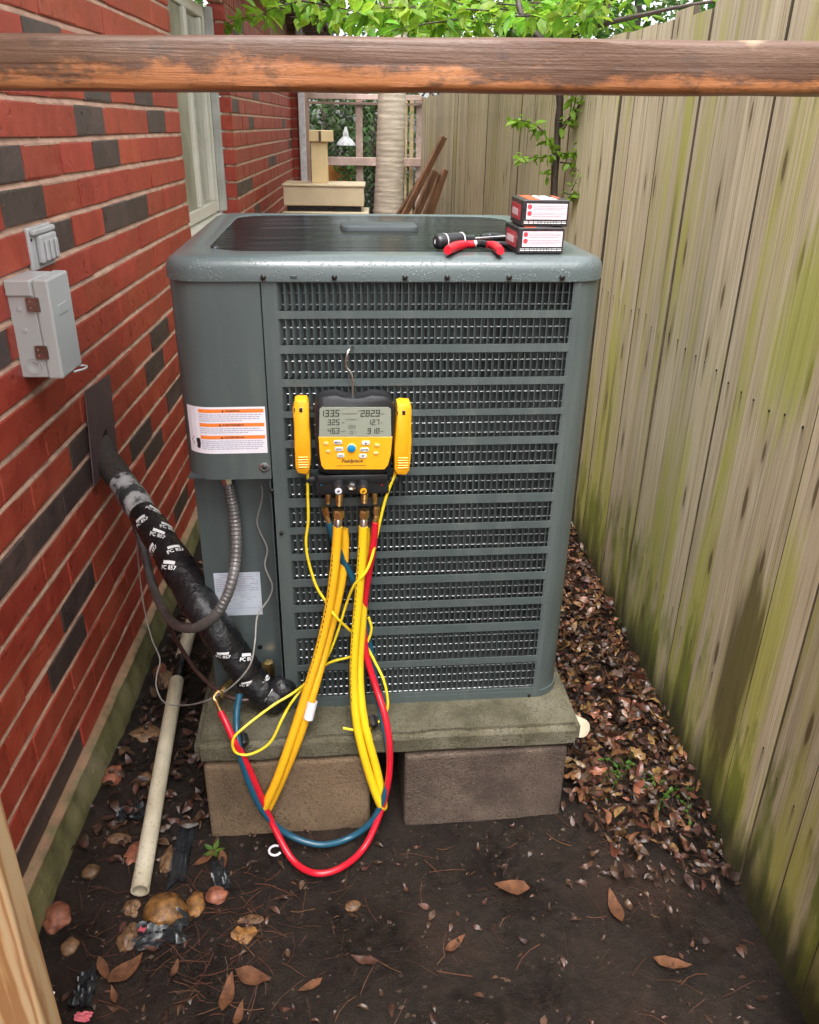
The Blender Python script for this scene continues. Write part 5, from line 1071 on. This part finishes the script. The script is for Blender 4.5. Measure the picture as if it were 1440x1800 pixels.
# ------------------------------------------------------------------ fallen leaves
def leaf_geo(L, W, curl, seed, fold=0.25, lobes=0):
    rnd = random.Random(seed); n = 6; va = []; fa = []
    for i in range(n + 1):
        t_ = i / n; w_ = W*0.5*math.sin(PI*min(1, t_**0.75*0.97 + 0.015)); 
        if lobes: w_ *= 0.65 + 0.5*abs(math.sin(t_*PI*lobes))
        x = L*(t_ - 0.5); z = curl*L*((t_ - 0.5)**2*2 - 0.2) + 0.04*L*rnd.uniform(-1, 1)
        va += [Vector((x, -w_, z + fold*w_)), Vector((x, 0, z)), Vector((x, w_, z + fold*w_*rnd.uniform(0.3, 1.6)))]
    for i in range(n): fa += [(3*i, 3*i+3, 3*i+4, 3*i+1), (3*i+1, 3*i+4, 3*i+5, 3*i+2)]
    return va, fa
LITTER = [leaf_geo(1, rnd.uniform(0.28, 0.6), rnd.uniform(-0.5, 1.0), k, rnd.uniform(-0.3, 0.6), 3 if k % 5 == 0 else 0) for k in range(16)]
def scatter(mb, n, x0, x1, y0, y1, s0, s1, lift, seed, tilt=0.6, cond=None):
    r = random.Random(seed)
    for _ in range(n):
        x, y = r.uniform(x0, x1), r.uniform(y0, y1)
        if cond and not cond(x, y, r): continue
        va, fa = r.choice(LITTER); s_ = r.uniform(s0, s1)
        R = Matrix.Translation((x, y, gz(x, y) + r.uniform(0.003, lift))) @ Matrix.Rotation(r.uniform(0, 6.28), 4, 'Z') @ Matrix.Rotation(r.gauss(0, tilt), 4, 'X') @ Matrix.Rotation(r.gauss(0, tilt*0.6), 4, 'Y') @ Matrix.Scale(s_, 4)
        mb.add([R @ p for p in va], fa)
def slabfree(x, y, r): q = UI @ Vector((x, y, 0)); return not (-0.43 < q.x < 0.43 and -0.10 < q.y < 0.85)
mb = MB(); scatter(mb, 1700, 0.44, 0.80, 1.28, 3.4, 0.016, 0.052, 0.055, 1, 0.75, lambda x, y, r: slabfree(x, y, r) and r.random() < min(1, (y - 1.15)*2.2) and x > 0.47 + 0.07*fbm(y*6, 3, 1, 3) + max(0, 1.5 - y)*0.35); scatter(mb, 250, -0.68, 0.8, 2.4, 4.5, 0.03, 0.06, 0.05, 2)
tag(mb.build('leaf_litter', mt['litter'], smooth=True), 'thick litter of brown fallen leaves between condenser and fence', 'leaf litter', kind='stuff')
mb = MB(); scatter(mb, 3000, 0.42, 0.80, 1.20, 3.2, 0.010, 0.040, 0.05, 3, 0.7, lambda x, y, r: slabfree(x, y, r) and x > 0.44 + 0.08*r.random() + max(0, 1.45 - y)*0.4*r.random()); scatter(mb, 420, -0.68, -0.36, 1.35, 2.6, 0.014, 0.05, 0.03, 4, 0.5, slabfree); scatter(mb, 260, -0.62, 0.75, 0.85, 1.5, 0.008, 0.03, 0.008, 5, 0.2, slabfree)
tag(mb.build('leaf_mould', mt['litterd'], smooth=True), 'rotted dark leaf mould over the damp soil', 'leaf mould', kind='stuff')
for k, (px, py, s_, m, lab) in enumerate(((182, 1704, 44, 'lone', 'narrow tan leaf lying on bare soil'), (222, 1706, 58, 'lone', 'lobed brown oak leaf lying on bare soil'), (445, 1718, 56, 'lone', 'large orange brown leaf below the red hose'), (400, 1745, 62, 'lone', 'curled rusty leaf near the large orange one'), (308, 1702, 30, 'lone', 'thin tan sliver of leaf on the soil'), (358, 1508, 40, 'lone', 'orange leaf beside the green sprig'), (392, 1512, 40, 'lone', 'brown curled leaf beside the green sprig'), (200, 1750, 30, 'lone', 'pale leaf shred near the pine post'), (420, 1782, 40, 'lone', 'grey tan leaf shred at the edge of the soil'), (265, 1668, 26, 'litterd', 'dark wet leaf by the plastic scrap'), (545, 1730, 40, 'lone', 'brown leaf on dark soil away from the stones'), (640, 1690, 44, 'litterd', 'dark leaf half sunk in the trodden soil'), (900, 1560, 56, 'lone', 'broad brown leaf in front of the stained block'), (1080, 1600, 60, 'lone', 'crumpled brown leaf on open soil towards the fence'), (800, 1660, 44, 'lone', 'small rusty leaf on open soil'), (1180, 1700, 56, 'lone', 'long brown leaf near the foot of the fence'))):
    p = atZ(px, py, 0.012); k_ = (p - EYE).length/FX; va, fa = leaf_geo(s_*k_, s_*k_*(0.5 if k in (1, 2, 12) else 0.34), 0.3, 60 + k, 0.3)
    R = Matrix.Translation((p.x, p.y, gz(p.x, p.y) + 0.012)) @ Matrix.Rotation(random.Random(k).uniform(0, 6.28), 4, 'Z')
    tag(MB().add([R @ q for q in va], fa).build('fallen_leaf', mt[m], smooth=True), lab, 'leaf', 'single leaves fallen on the bare soil')
p = atZ(375, 1490, 0.02); t = thing('green_sprig', (p.x, p.y, gz(p.x, p.y)), 'small sprig of green leaves lying on the soil by the block', 'sprig')
for k in range(5):
    va, fa = leaf_geo(0.026, 0.012, 0.3, k, 0.3); R = Matrix.Translation((p.x, p.y, gz(p.x, p.y) + 0.012)) @ Matrix.Rotation(k*1.3, 4, 'Z') @ Matrix.Rotation(-0.3, 4, 'Y') @ Matrix.Translation((0.016, 0, 0))
    MB().add([R @ q for q in va], fa).build('leaf', mt['leafm'], t, smooth=True)
# pine needles, twigs and grit
mb = MB(); r = random.Random(6)
for _ in range(330):
    if r.random() < 0.55: c = atZ(r.gauss(380, 130), r.gauss(1640, 70), 0); x, y = c.x, c.y
    else: x, y = r.uniform(-0.66, 0.78), r.uniform(0.8, 1.9)
    if not slabfree(x, y, r) or x < -0.67: continue
    L = r.uniform(0.02, 0.085); a = r.uniform(0, 6.28); b = a + r.uniform(-0.5, 0.5); q = []
    for k in range(4):
        t_ = k/3; X = x + math.cos(a + (b - a)*t_)*L*t_; Y = y + math.sin(a + (b - a)*t_)*L*t_; q.append(Vector((X, Y, gz(X, Y) + 0.003 + 0.006*t_*r.random())))
    mb.tube(q, r.choice((0.0005, 0.0006, 0.0009)), 4, False)
tag(mb.build('pine_needles', mt['needle']), 'scattered red brown pine needles and twigs on the soil', 'pine needles', kind='stuff')
mb = MB(); r = random.Random(9)
for _ in range(2600):
    x, y = r.uniform(-0.67, 0.78), r.uniform(0.78, 1.75)
    if not slabfree(x, y, r): continue
    s_ = 0.0012 + 0.0045*r.random()**3; R = Matrix.Translation((x, y, gz(x, y) + s_*0.25)) @ Matrix.Rotation(r.uniform(0, 6), 4, 'Z')
    mb.add([R @ Vector(p) for p in ((-s_, -s_*0.8, -s_*0.3), (s_, -s_*0.6, -s_*0.3), (s_*0.8, s_*0.8, -s_*0.3), (-s_*0.7, s_, -s_*0.3), (0.1*s_, 0, s_*0.6))], [(0, 1, 4), (1, 2, 4), (2, 3, 4), (3, 0, 4)])
tag(mb.build('soil_grit', mt['grit'], smooth=True), 'fine grit and pebbles bedded in the soil', 'grit', kind='stuff')
# weeds at the foot of the fence
for k, (px, py, lab) in enumerate(((1095, 1372, 'thin creeping weed beside the clay brick lump'), (1180, 1400, 'small green weed at the foot of the fence'))):
    p = atZ(px, py, 0.01); z0_ = gz(p.x, p.y); t = thing('weed', (p.x, p.y, z0_), lab, 'weed'); r = random.Random(30 + k); sm_ = MB(); lf = MB()
    for j in range(9):
        a = r.uniform(0, 6.28); L = r.uniform(0.04, 0.10); q = cr([p + Vector((math.cos(a)*L*s_, math.sin(a)*L*s_, z0_ - p.z + 0.004 + 0.03*math.sin(PI*s_)*r.uniform(0.5, 1.3))) for s_ in (0, 0.4, 0.7, 1)], 4); sm_.tube(q, 0.0009, 5, False)
        for i in range(3, len(q), 3):
            va, fa = leaf_geo(0.018, 0.009, 0.2, j*7 + i); R = Matrix.Translation(q[i]) @ Matrix.Rotation(r.uniform(0, 6.28), 4, 'Z') @ Matrix.Rotation(r.gauss(0, 0.4), 4, 'Y'); lf.add([R @ v_ for v_ in va], fa)
    sm_.build('stem', mt['leafm'], t); tag(lf.build('leaves', mt['leafm'], t, smooth=True), kind='stuff')

# ================================================================== FAR END OF THE PASSAGE
FRY = 8.35
# lattice frame with wire netting
t = thing('netting_frame', (-0.1, FRY, 0), 'weathered pinkish timber frame covered with wire netting across the passage', 'timber frame')
def fb(px0, py0, px1, py1, nm, Y=FRY, th=0.04, m='pinkwood', r=0.004):
    a, b = atY(px0, py0, Y), atY(px1, py1, Y); MB().bbox((min(a.x, b.x), Y, min(a.z, b.z)), (max(a.x, b.x), Y + th, max(a.z, b.z)), r).build(nm, mt[m], t)
zb = atY(600, 560, FRY)
fb(536, 163, 742, 177, 'rail', FRY - 0.042); fb(536, 177.5, 742, 186, 'rail', FRY); fb(548, 275, 742, 293, 'rail', FRY - 0.005)
for x0, x1 in ((537, 545), (626, 638), (731, 742)): a, b = atY(x0, 300, FRY), atY(x1, 300, FRY); MB().bbox((a.x, FRY + 0.041, 0), (b.x, FRY + 0.085, 1.74), 0.004).build('post', mt['pinkwood'], t)
for x0, x1 in ((712, 716), (720, 727)): a, b = atY(x0, 300, FRY), atY(x1, 300, FRY); MB().bbox((a.x, FRY + 0.10, 0), (b.x, FRY + 0.13, 1.72), 0.004).build('batten', mt['tanwood'], t)
nm_ = MB(); hx, hz = 0.05, 0.035                          # netting: crossing diagonal wires
x0, x1, z0, z1 = -0.62, 0.42, 0.3, 1.70
for s_ in (1, -1):
    k = -40
    while k < 60:
        xa = x0 + k*hx; a = Vector((xa, FRY + 0.036, z0)); b = Vector((xa + s_*(z1 - z0)*0.9, FRY + 0.036, z1)); k += 1
        # clip to the frame
        t0, t1 = 0.0, 1.0; dx = b.x - a.x
        ta, tb_ = (x0 - a.x)/dx, (x1 - a.x)/dx; t0 = max(t0, min(ta, tb_)); t1 = min(t1, max(ta, tb_))
        if t1 > t0: nm_.tube([a + (b - a)*t0, a + (b - a)*t1], 0.0011, 4, False)
tag(nm_.build('netting', mt['wire'], t), kind='stuff')
# white downpipe at the corner of the house
a, b = atY(527, 250, 7.9), atY(538, 250, 7.9)
tag(MB().bbox((a.x, 7.87, 0.0), (b.x, 7.93, 2.27), 0.006, None, 2).build('downpipe', mt['enamel']), 'cream downpipe at the far corner of the brick house', 'downpipe')
# beige cabinet with a shallow trough and a short timber pedestal on it
CY_ = 5.6
a, b = atY(499, 362, CY_), atY(640, 362, CY_); zt0, zt1 = atY(560, 362, CY_).z, atY(560, 328, CY_).z
tag(MB().bbox((a.x - 0.01, CY_ - 0.02, 0), (b.x + 0.03, CY_ + 0.36, zt0 - 0.035), 0.006, None, 2).build('beige_cabinet', mt['beige']), 'beige metal cabinet behind the condenser, carrying the trough', 'cabinet')
t = thing('beige_trough', ((a.x + b.x)/2, CY_ + 0.17, zt0 - 0.035), 'beige metal trough box resting on the cabinet beside the palm', 'trough')
MB().box((a.x + 0.02, CY_ + 0.02, zt0 - 0.0345), (b.x - 0.02, CY_ + 0.32, zt0 - 0.001), None).build('foot', mt['screw'], t)
MB().bbox((a.x, CY_, zt0), (b.x, CY_ + 0.34, zt1), 0.006, None, 2).build('box', mt['beige'], t)
MB().bbox((a.x - 0.008, CY_ - 0.008, zt1 + 0.0005), (b.x + 0.008, CY_ + 0.348, zt1 + 0.014), 0.004, None, 2).build('lid', mt['beige'], t)
MB().box((b.x + 0.0005, CY_ + 0.06, zt1 - 0.05), (b.x + 0.002, CY_ + 0.16, zt1 - 0.012)).build('badge', mt['ink'], t)
py_ = CY_ + 0.12; zl = zt1 + 0.0145
a, b = atY(548, 300, py_), atY(576, 300, py_); c_, d_ = atY(543, 249, py_), atY(585, 229, py_)
t = thing('timber_pedestal', ((a.x + b.x)/2, py_ + 0.05, zl), 'short tan timber post with a block head standing on the beige trough', 'timber post')
MB().bbox((a.x, py_, zl), (b.x, py_ + 0.10, c_.z), 0.004, None, 2).build('post', mt['tanwood'], t)
MB().bbox((c_.x, py_ - 0.02, c_.z + 0.001), (c_.x + (d_.x - c_.x)*0.46, py_ + 0.11, d_.z), 0.004).build('head_block', mt['tanwood'], t)
MB().bbox((c_.x + (d_.x - c_.x)*0.465, py_ - 0.02, c_.z + 0.001), (d_.x, py_ + 0.11, d_.z), 0.004).build('head_block', mt['tanwood'], t)
MB().bbox((c_.x + (d_.x - c_.x)*0.42, py_ - 0.026, c_.z + 0.004), (c_.x + (d_.x - c_.x)*0.52, py_ - 0.0205, d_.z - 0.004), 0.001).build('strap', mt['plank'], t)
# palm
PY_ = 6.6
base = atY(676, 560, PY_); top = atY(691, 60, PY_)
t = thing('palm_tree', (base.x - 0.02, PY_, 0), 'pale ringed palm trunk rising behind the condenser', 'palm tree')
bx0, bx1, hgt = base.x, top.x, 5.2
pa = [Vector((bx0 + (bx1 - bx0)*min(1.0, s_/40*hgt/1.9), PY_, -0.05 + hgt*s_/40)) for s_ in range(41)]; pa = cr(pa, 12); NP = len(pa)
def pr_r(s_): h = s_*hgt; return 0.106 + 0.055*math.exp(-(h/0.75)**2) - 0.006*min(h/2, 1) + 0.0028*(1 - abs(((h/0.036) % 1.0)*2 - 1))
MB().tube([pa[0] + (Vector((bx1, PY_, hgt)) - pa[0])*0 + Vector((0, 0, 0))] + pa[1:], 0, 28, True, lambda s_: pr_r(s_)).build('trunk', mt['palm'], t)
fr_m = MB(); r = random.Random(2)
for k in range(13):
    a = k*2*PI/13 + r.uniform(-0.2, 0.2); L = 2.0; el = r.uniform(0.2, 0.9); q = [Vector((bx1, PY_, hgt - 0.1)) + Vector((math.cos(a)*L*s_*math.cos(el), math.sin(a)*L*s_*math.cos(el), L*s_*math.sin(el) - 1.5*s_*s_)) for s_ in [i/9 for i in range(10)]]
    fr_m.tube(q, 0.015, 5, True, lambda s_: 0.02*(1 - s_) + 0.004)
    for i in range(1, 9):
        for sd_ in (-1, 1):
            dr = (q[i+1] - q[i-1]).normalized(); sv = dr.cross(Vector((0, 0, 1))).normalized()*sd_
            for h in (0, 0.5):
                o_ = q[i].lerp(q[i+1], h); e_ = o_ + sv*0.38 + dr*0.18 - Vector((0, 0, 0.16)); fr_m.add([o_ - dr*0.012, o_ + dr*0.012, e_.lerp(o_, 0.4) + dr*0.02, e_, e_.lerp(o_, 0.4) - dr*0.012], [(0, 1, 2, 3, 4)])
tag(fr_m.build('crown', mt['leafd'], t), kind='stuff')
# dark planks leaning on the fence
for k, (xb, yb, xt, yt, Y, w_, lab) in enumerate(((700, 400, 781, 240, 6.3, 0.05, 'tallest reddish plank leaning on the fence beside the palm'), (722, 400, 765, 300, 6.1, 0.055, 'broad reddish plank leaning in front of the tallest one'), (748, 400, 783, 298, 6.2, 0.05, 'short dark plank leaning against the fence, lowest to the right'), (740, 400, 772, 306, 6.0, 0.03, 'thin pale edged plank leaning among the dark planks'), (686, 400, 755, 290, 6.4, 0.03, 'dark thin plank leaning left of the tallest one'))):
    A, B = atY(xb, yb, Y), atY(xt, yt, Y + 0.05); d = (B - A); s_ = (0.02 - A.z)/d.z; A = A + d*s_; d = B - A; L = d.length
    M = frame(A, d.cross(Vector((0.25, 1, 0))), Vector((0.2, -1, 0))) ; zax = d.normalized(); n_ = Vector((0.55, -0.8, 0)); n_ = (n_ - zax*n_.dot(zax)).normalized(); xax = n_.cross(zax)
    M = Matrix(((xax.x, n_.x, zax.x, A.x), (xax.y, n_.y, zax.y, A.y), (xax.z, n_.z, zax.z, A.z), (0,0,0,1)))
    tag(MB().bbox((-w_/2, -0.012, 0), (w_/2, 0.012, L), 0.003, M).build('leaning_plank', mt['plank']), lab, 'plank', 'planks leaning on the fence')
# behind the netting: pot with a plant, hanging lamp, saplings
p = atY(587, 318, 9.3); tp = atY(583, 294, 9.3)
t = thing('orange_pot', (p.x, 9.3, 0.55), 'round orange pot behind the netting frame', 'pot'); MB().lathe([(0, 0.10), (0.2, 0.17), (tp.z - 0.62, 0.20), (tp.z - 0.6, 0.215), (tp.z - 0.56, 0.215)], (p.x, 9.3, 0.6), (p.x, 9.3, 9), 24).build('body', mt['pot'], t); MB().box((p.x - 0.25, 9.1, 0.0), (p.x + 0.25, 9.5, 0.6)).build('stand', mt['pinkwood'], t)
p = atY(608, 238, 9.0); t = thing('hanging_lamp', (p.x, 9.0, p.z - 0.10), 'white bell shaped lamp hanging behind the netting', 'lamp')
MB().lathe([(0, 0.095), (0.02, 0.09), (0.05, 0.065), (0.08, 0.03), (0.12, 0.026), (0.14, 0.018), (0.17, 0.01)], (p.x, 9.0, p.z - 0.09), (p.x, 9.0, 9), 20).build('shade', mt['enamel'], t); MB().tube([(p.x, 9.0, p.z + 0.13), (p.x + 0.02, 9.0, 3.4)], 0.006, 6).build('cord', mt['ink'], t)
def simple_leaf(L, W): return [Vector((0, 0, 0)), Vector((L*0.35, -W/2, L*0.07)), Vector((L*0.75, -W*0.36, L*0.05)), Vector((L, 0, -L*0.06)), Vector((L*0.75, W*0.36, L*0.05)), Vector((L*0.35, W/2, L*0.07)), Vector((L*0.4, 0, 0))], [(0, 1, 6), (1, 2, 6), (2, 3, 6), (3, 4, 6), (4, 5, 6), (5, 0, 6)]
SL = simple_leaf(1, 0.52)
def rot_rand(r, droop=0.3): return Matrix.Rotation(r.uniform(0, 6.28), 4, 'Z') @ Matrix.Rotation(r.gauss(droop, 0.55), 4, 'Y') @ Matrix.Rotation(r.gauss(0, 0.5), 4, 'X')
def cloud(mb, r, centre, rad3, n, s0, s1, clumps=22):
    cl = []
    for _ in range(clumps):
        while True:
            p = Vector((r.uniform(-1, 1), r.uniform(-1, 1), r.uniform(-1, 1)))
            if p.length < 1: break
        cl.append((Vector(centre) + Vector((p.x*rad3[0], p.y*rad3[1], p.z*rad3[2])), r.uniform(0.16, 0.34)))
    for _ in range(n):
        c, q = r.choice(cl); m = max(rad3); p = c + Vector((r.gauss(0, 1)*q*rad3[0], r.gauss(0, 1)*q*rad3[1], r.gauss(0, 1)*q*rad3[2]))
        R = Matrix.Translation(p) @ rot_rand(r) @ Matrix.Scale(r.uniform(s0, s1), 4); mb.add([R @ v_ for v_ in SL[0]], SL[1])
def bush(name, x, y, h, rx, ry, n, s0, s1, m, lab, seed, trunks, lean=0.0, cat='tree', zc=None, bark='bark'):
    r = random.Random(seed); t = thing(name, (x, y, 0), lab, cat); zc = zc or h*0.6
    for k in range(trunks):
        a = r.uniform(0, 6.28); q = cr([Vector((x + 0.1*math.cos(a)*k, y, -0.05)), Vector((x + 0.15*math.cos(a)*k + lean*0.3, y + 0.1*math.sin(a), h*0.3)), Vector((x + 0.4*math.cos(a)*(k > 0) + lean*0.7, y + 0.3*math.sin(a), h*0.65)), Vector((x + 0.6*math.cos(a)*(k > 0) + lean, y + 0.4*math.sin(a), h*0.95))], 6)
        MB().tube(q, 0, 8, True, lambda s_: (0.07 if trunks == 1 else 0.035)*(1 - 0.8*s_)).build('trunk', mt[bark], t)
    mb = MB(); cloud(mb, r, (x + lean*0.6, y, zc), (rx, ry, h - zc), n, s0, s1, 34); tag(mb.build('crown', mt[m], t), kind='stuff')
bush('garden_tree', -0.6, 10.6, 4.2, 1.1, 0.9, 5200, 0.07, 0.14, 'leafd', 'dark leafy tree close behind the netting, on the house side', 1, 3, zc=1.7, bark='barkl')
bush('garden_tree', 0.7, 11.2, 4.8, 1.3, 1.0, 5600, 0.07, 0.14, 'leafd', 'dark leafy tree behind the netting and the palm', 2, 3, zc=1.9)
bush('garden_tree', 2.6, 9.0, 5.0, 1.5, 1.5, 5200, 0.07, 0.13, 'leafm', 'mid green tree standing beyond the far end of the fence', 3, 1, zc=3.0)
bush('garden_tree', 2.7, 5.6, 4.4, 1.2, 1.3, 4200, 0.06, 0.11, 'leafd', 'dark tree in the garden beyond the board fence', 5, 1, zc=2.9)
bush('garden_tree', -2.4, 13.0, 6.0, 2.0, 1.2, 4000, 0.09, 0.16, 'leafm', 'tall mid green tree beyond the corner of the brick house', 4, 1, zc=3.3)
bush('garden_tree', 1.5, 8.2, 3.6, 0.9, 0.8, 3600, 0.06, 0.11, 'leafm', 'mid green tree close behind the palm, over the fence', 9, 1, zc=2.5)
bush('garden_shrub', 0.0, 9.9, 1.75, 0.8, 0.4, 2200, 0.06, 0.12, 'leafd', 'low dark shrub filling the ground behind the netting frame', 6, 4, cat='shrub', zc=0.8)
p = atY(612, 302, 9.0); bush('garden_shrub', p.x, 9.0, p.z + 0.13, 0.12, 0.12, 120, 0.05, 0.10, 'leafm', 'small leafy plant beside the orange pot', 8, 2, cat='shrub', zc=p.z)

# sapling in front of the fence: trunk bends over at the top, bright leaves
TY = 3.42
t = thing('sapling', (atY(978, 600, TY).x, TY, 0), 'young tree with a thin dark trunk and bright yellow green leaves before the fence', 'tree')
tp_ = [atY(x, y, Y) for x, y, Y in ((972, 560, TY), (974, 340, TY), (981, 230, TY), (984, 165, TY), (972, 100, TY + 0.03), (935, 50, TY + 0.06), (915, 20, TY + 0.1), (912, -30, TY + 0.15), (930, -110, TY + 0.2), (900, -260, TY + 0.3), (890, -420, TY + 0.4))]
b0 = Vector((tp_[0].x - 0.005, TY, -0.03)); tk = cr([b0] + tp_, 8); MB().tube(tk, 0, 10, True, lambda s_: 0.0175*(1 - 0.55*s_) + 0.0012*math.sin(s_*90)).build('trunk', mt['bark'], t)
leafpts = []; r = random.Random(77)
def twig(pts, rad0, step, per=1, s0=0.03, s1=0.055):
    q = cr(pts, 6); MB().tube(q, 0, 6, True, lambda s_: rad0*(1 - 0.7*s_)).build('branch', mt['bark'], t)
    for i in range(2, len(q), step):
        for _ in range(per): leafpts.append((q[i] + Vector((r.gauss(0, 0.008), r.gauss(0, 0.012), r.gauss(0, 0.008))), r.uniform(s0, s1)))
def tw(lst, *a): twig([atY(x, y, Y) for x, y, Y in lst], *a)
tw([(985, 225, TY), (1003, 205, TY - 0.02), (1018, 185, TY - 0.04), (1030, 160, TY - 0.06)], 0.005, 2, 2)
tw([(985, 235, TY), (1000, 212, TY - 0.05), (1010, 185, TY - 0.08), (1014, 160, TY - 0.1)], 0.004, 2, 2)
tw([(980, 268, TY), (965, 245, TY - 0.05), (945, 222, TY - 0.08), (920, 212, TY - 0.1), (903, 214, TY - 0.12)], 0.003, 1, 2, 0.03, 0.055)
tw([(978, 272, TY), (955, 276, TY - 0.06), (930, 278, TY - 0.1), (908, 282, TY - 0.12)], 0.0025, 1, 2, 0.02, 0.04)
tw([(984, 268, TY), (1005, 270, TY - 0.04), (1030, 256, TY - 0.08)], 0.0025, 1, 2, 0.025, 0.045)
tw([(985, 285, TY), (1010, 290, TY - 0.05), (1030, 300, TY - 0.08), (1040, 305, TY - 0.1)], 0.003, 1, 2, 0.03, 0.055)
tw([(990, 338, TY - 0.1), (1012, 342, TY - 0.12), (1035, 330, TY - 0.14), (1050, 305, TY - 0.16), (1062, 285, TY - 0.18)], 0.003, 1, 2, 0.025, 0.05)
tw([(1005, 335, TY - 0.1), (1012, 320, TY - 0.13), (1022, 300, TY - 0.15)], 0.002, 1, 1, 0.015, 0.03)
tw([(975, 300, TY), (960, 306, TY - 0.05), (948, 305, TY - 0.08)], 0.002, 2, 1, 0.03, 0.04)
# the long branch along the fence top and the leafy boughs overhead
tw([(1000, 62, TY), (1060, 42, TY - 0.05), (1140, 24, TY - 0.1), (1215, 8, TY - 0.15), (1330, -8, TY - 0.2)], 0.012, 9, 1, 0.05, 0.08)
near_n = len(leafpts)
for k in range(85):                                       # boughs hanging over the passage
    x0, y0 = r.uniform(470, 1090), r.uniform(-60, 45); Y = r.uniform(3.3, 5.0); L = r.uniform(60, 150); sgn = r.choice((-1, 1)); dy = r.uniform(-15, 40)
    if x0 > 980: Y = r.uniform(3.1, 3.6); y0 = min(y0, 15); L = min(L, 70)
    tw([(x0, y0, Y), (x0 + sgn*L*0.4, y0 + dy*0.3, Y - 0.05), (x0 + sgn*L*0.8, y0 + dy*0.7, Y - 0.1), (x0 + sgn*L, y0 + dy*1.2, Y - 0.12)], 0.0035, 2, 2, 0.045, 0.085)
me_l = []
for k in range(4):
    va, fa = simple_leaf(1, r.uniform(0.42, 0.6)); me_l.append(MB().add(va, fa).mesh('leaf', mt['leaf'], True))
I = world_of(t).inverted(); rest = MB(); r2 = random.Random(5)
for i, (p, s_) in enumerate(leafpts):
    if i < 250: inst('leaf', me_l[i % 4], t, I @ p, (r2.gauss(0, 0.5), r2.gauss(0.35, 0.45), r2.uniform(0, 6.28)), (s_, s_, s_))
    else:
        R = Matrix.Translation(p) @ rot_rand(r2, 0.35) @ Matrix.Scale(s_, 4); rest.add([R @ v_ for v_ in SL[0]], SL[1])
cloud(rest, r2, (0.35, 5.3, 2.5), (0.9, 1.0, 0.35), 1500, 0.05, 0.085, 40)
tag(rest.build('crown', mt['leaf'], t), kind='stuff')
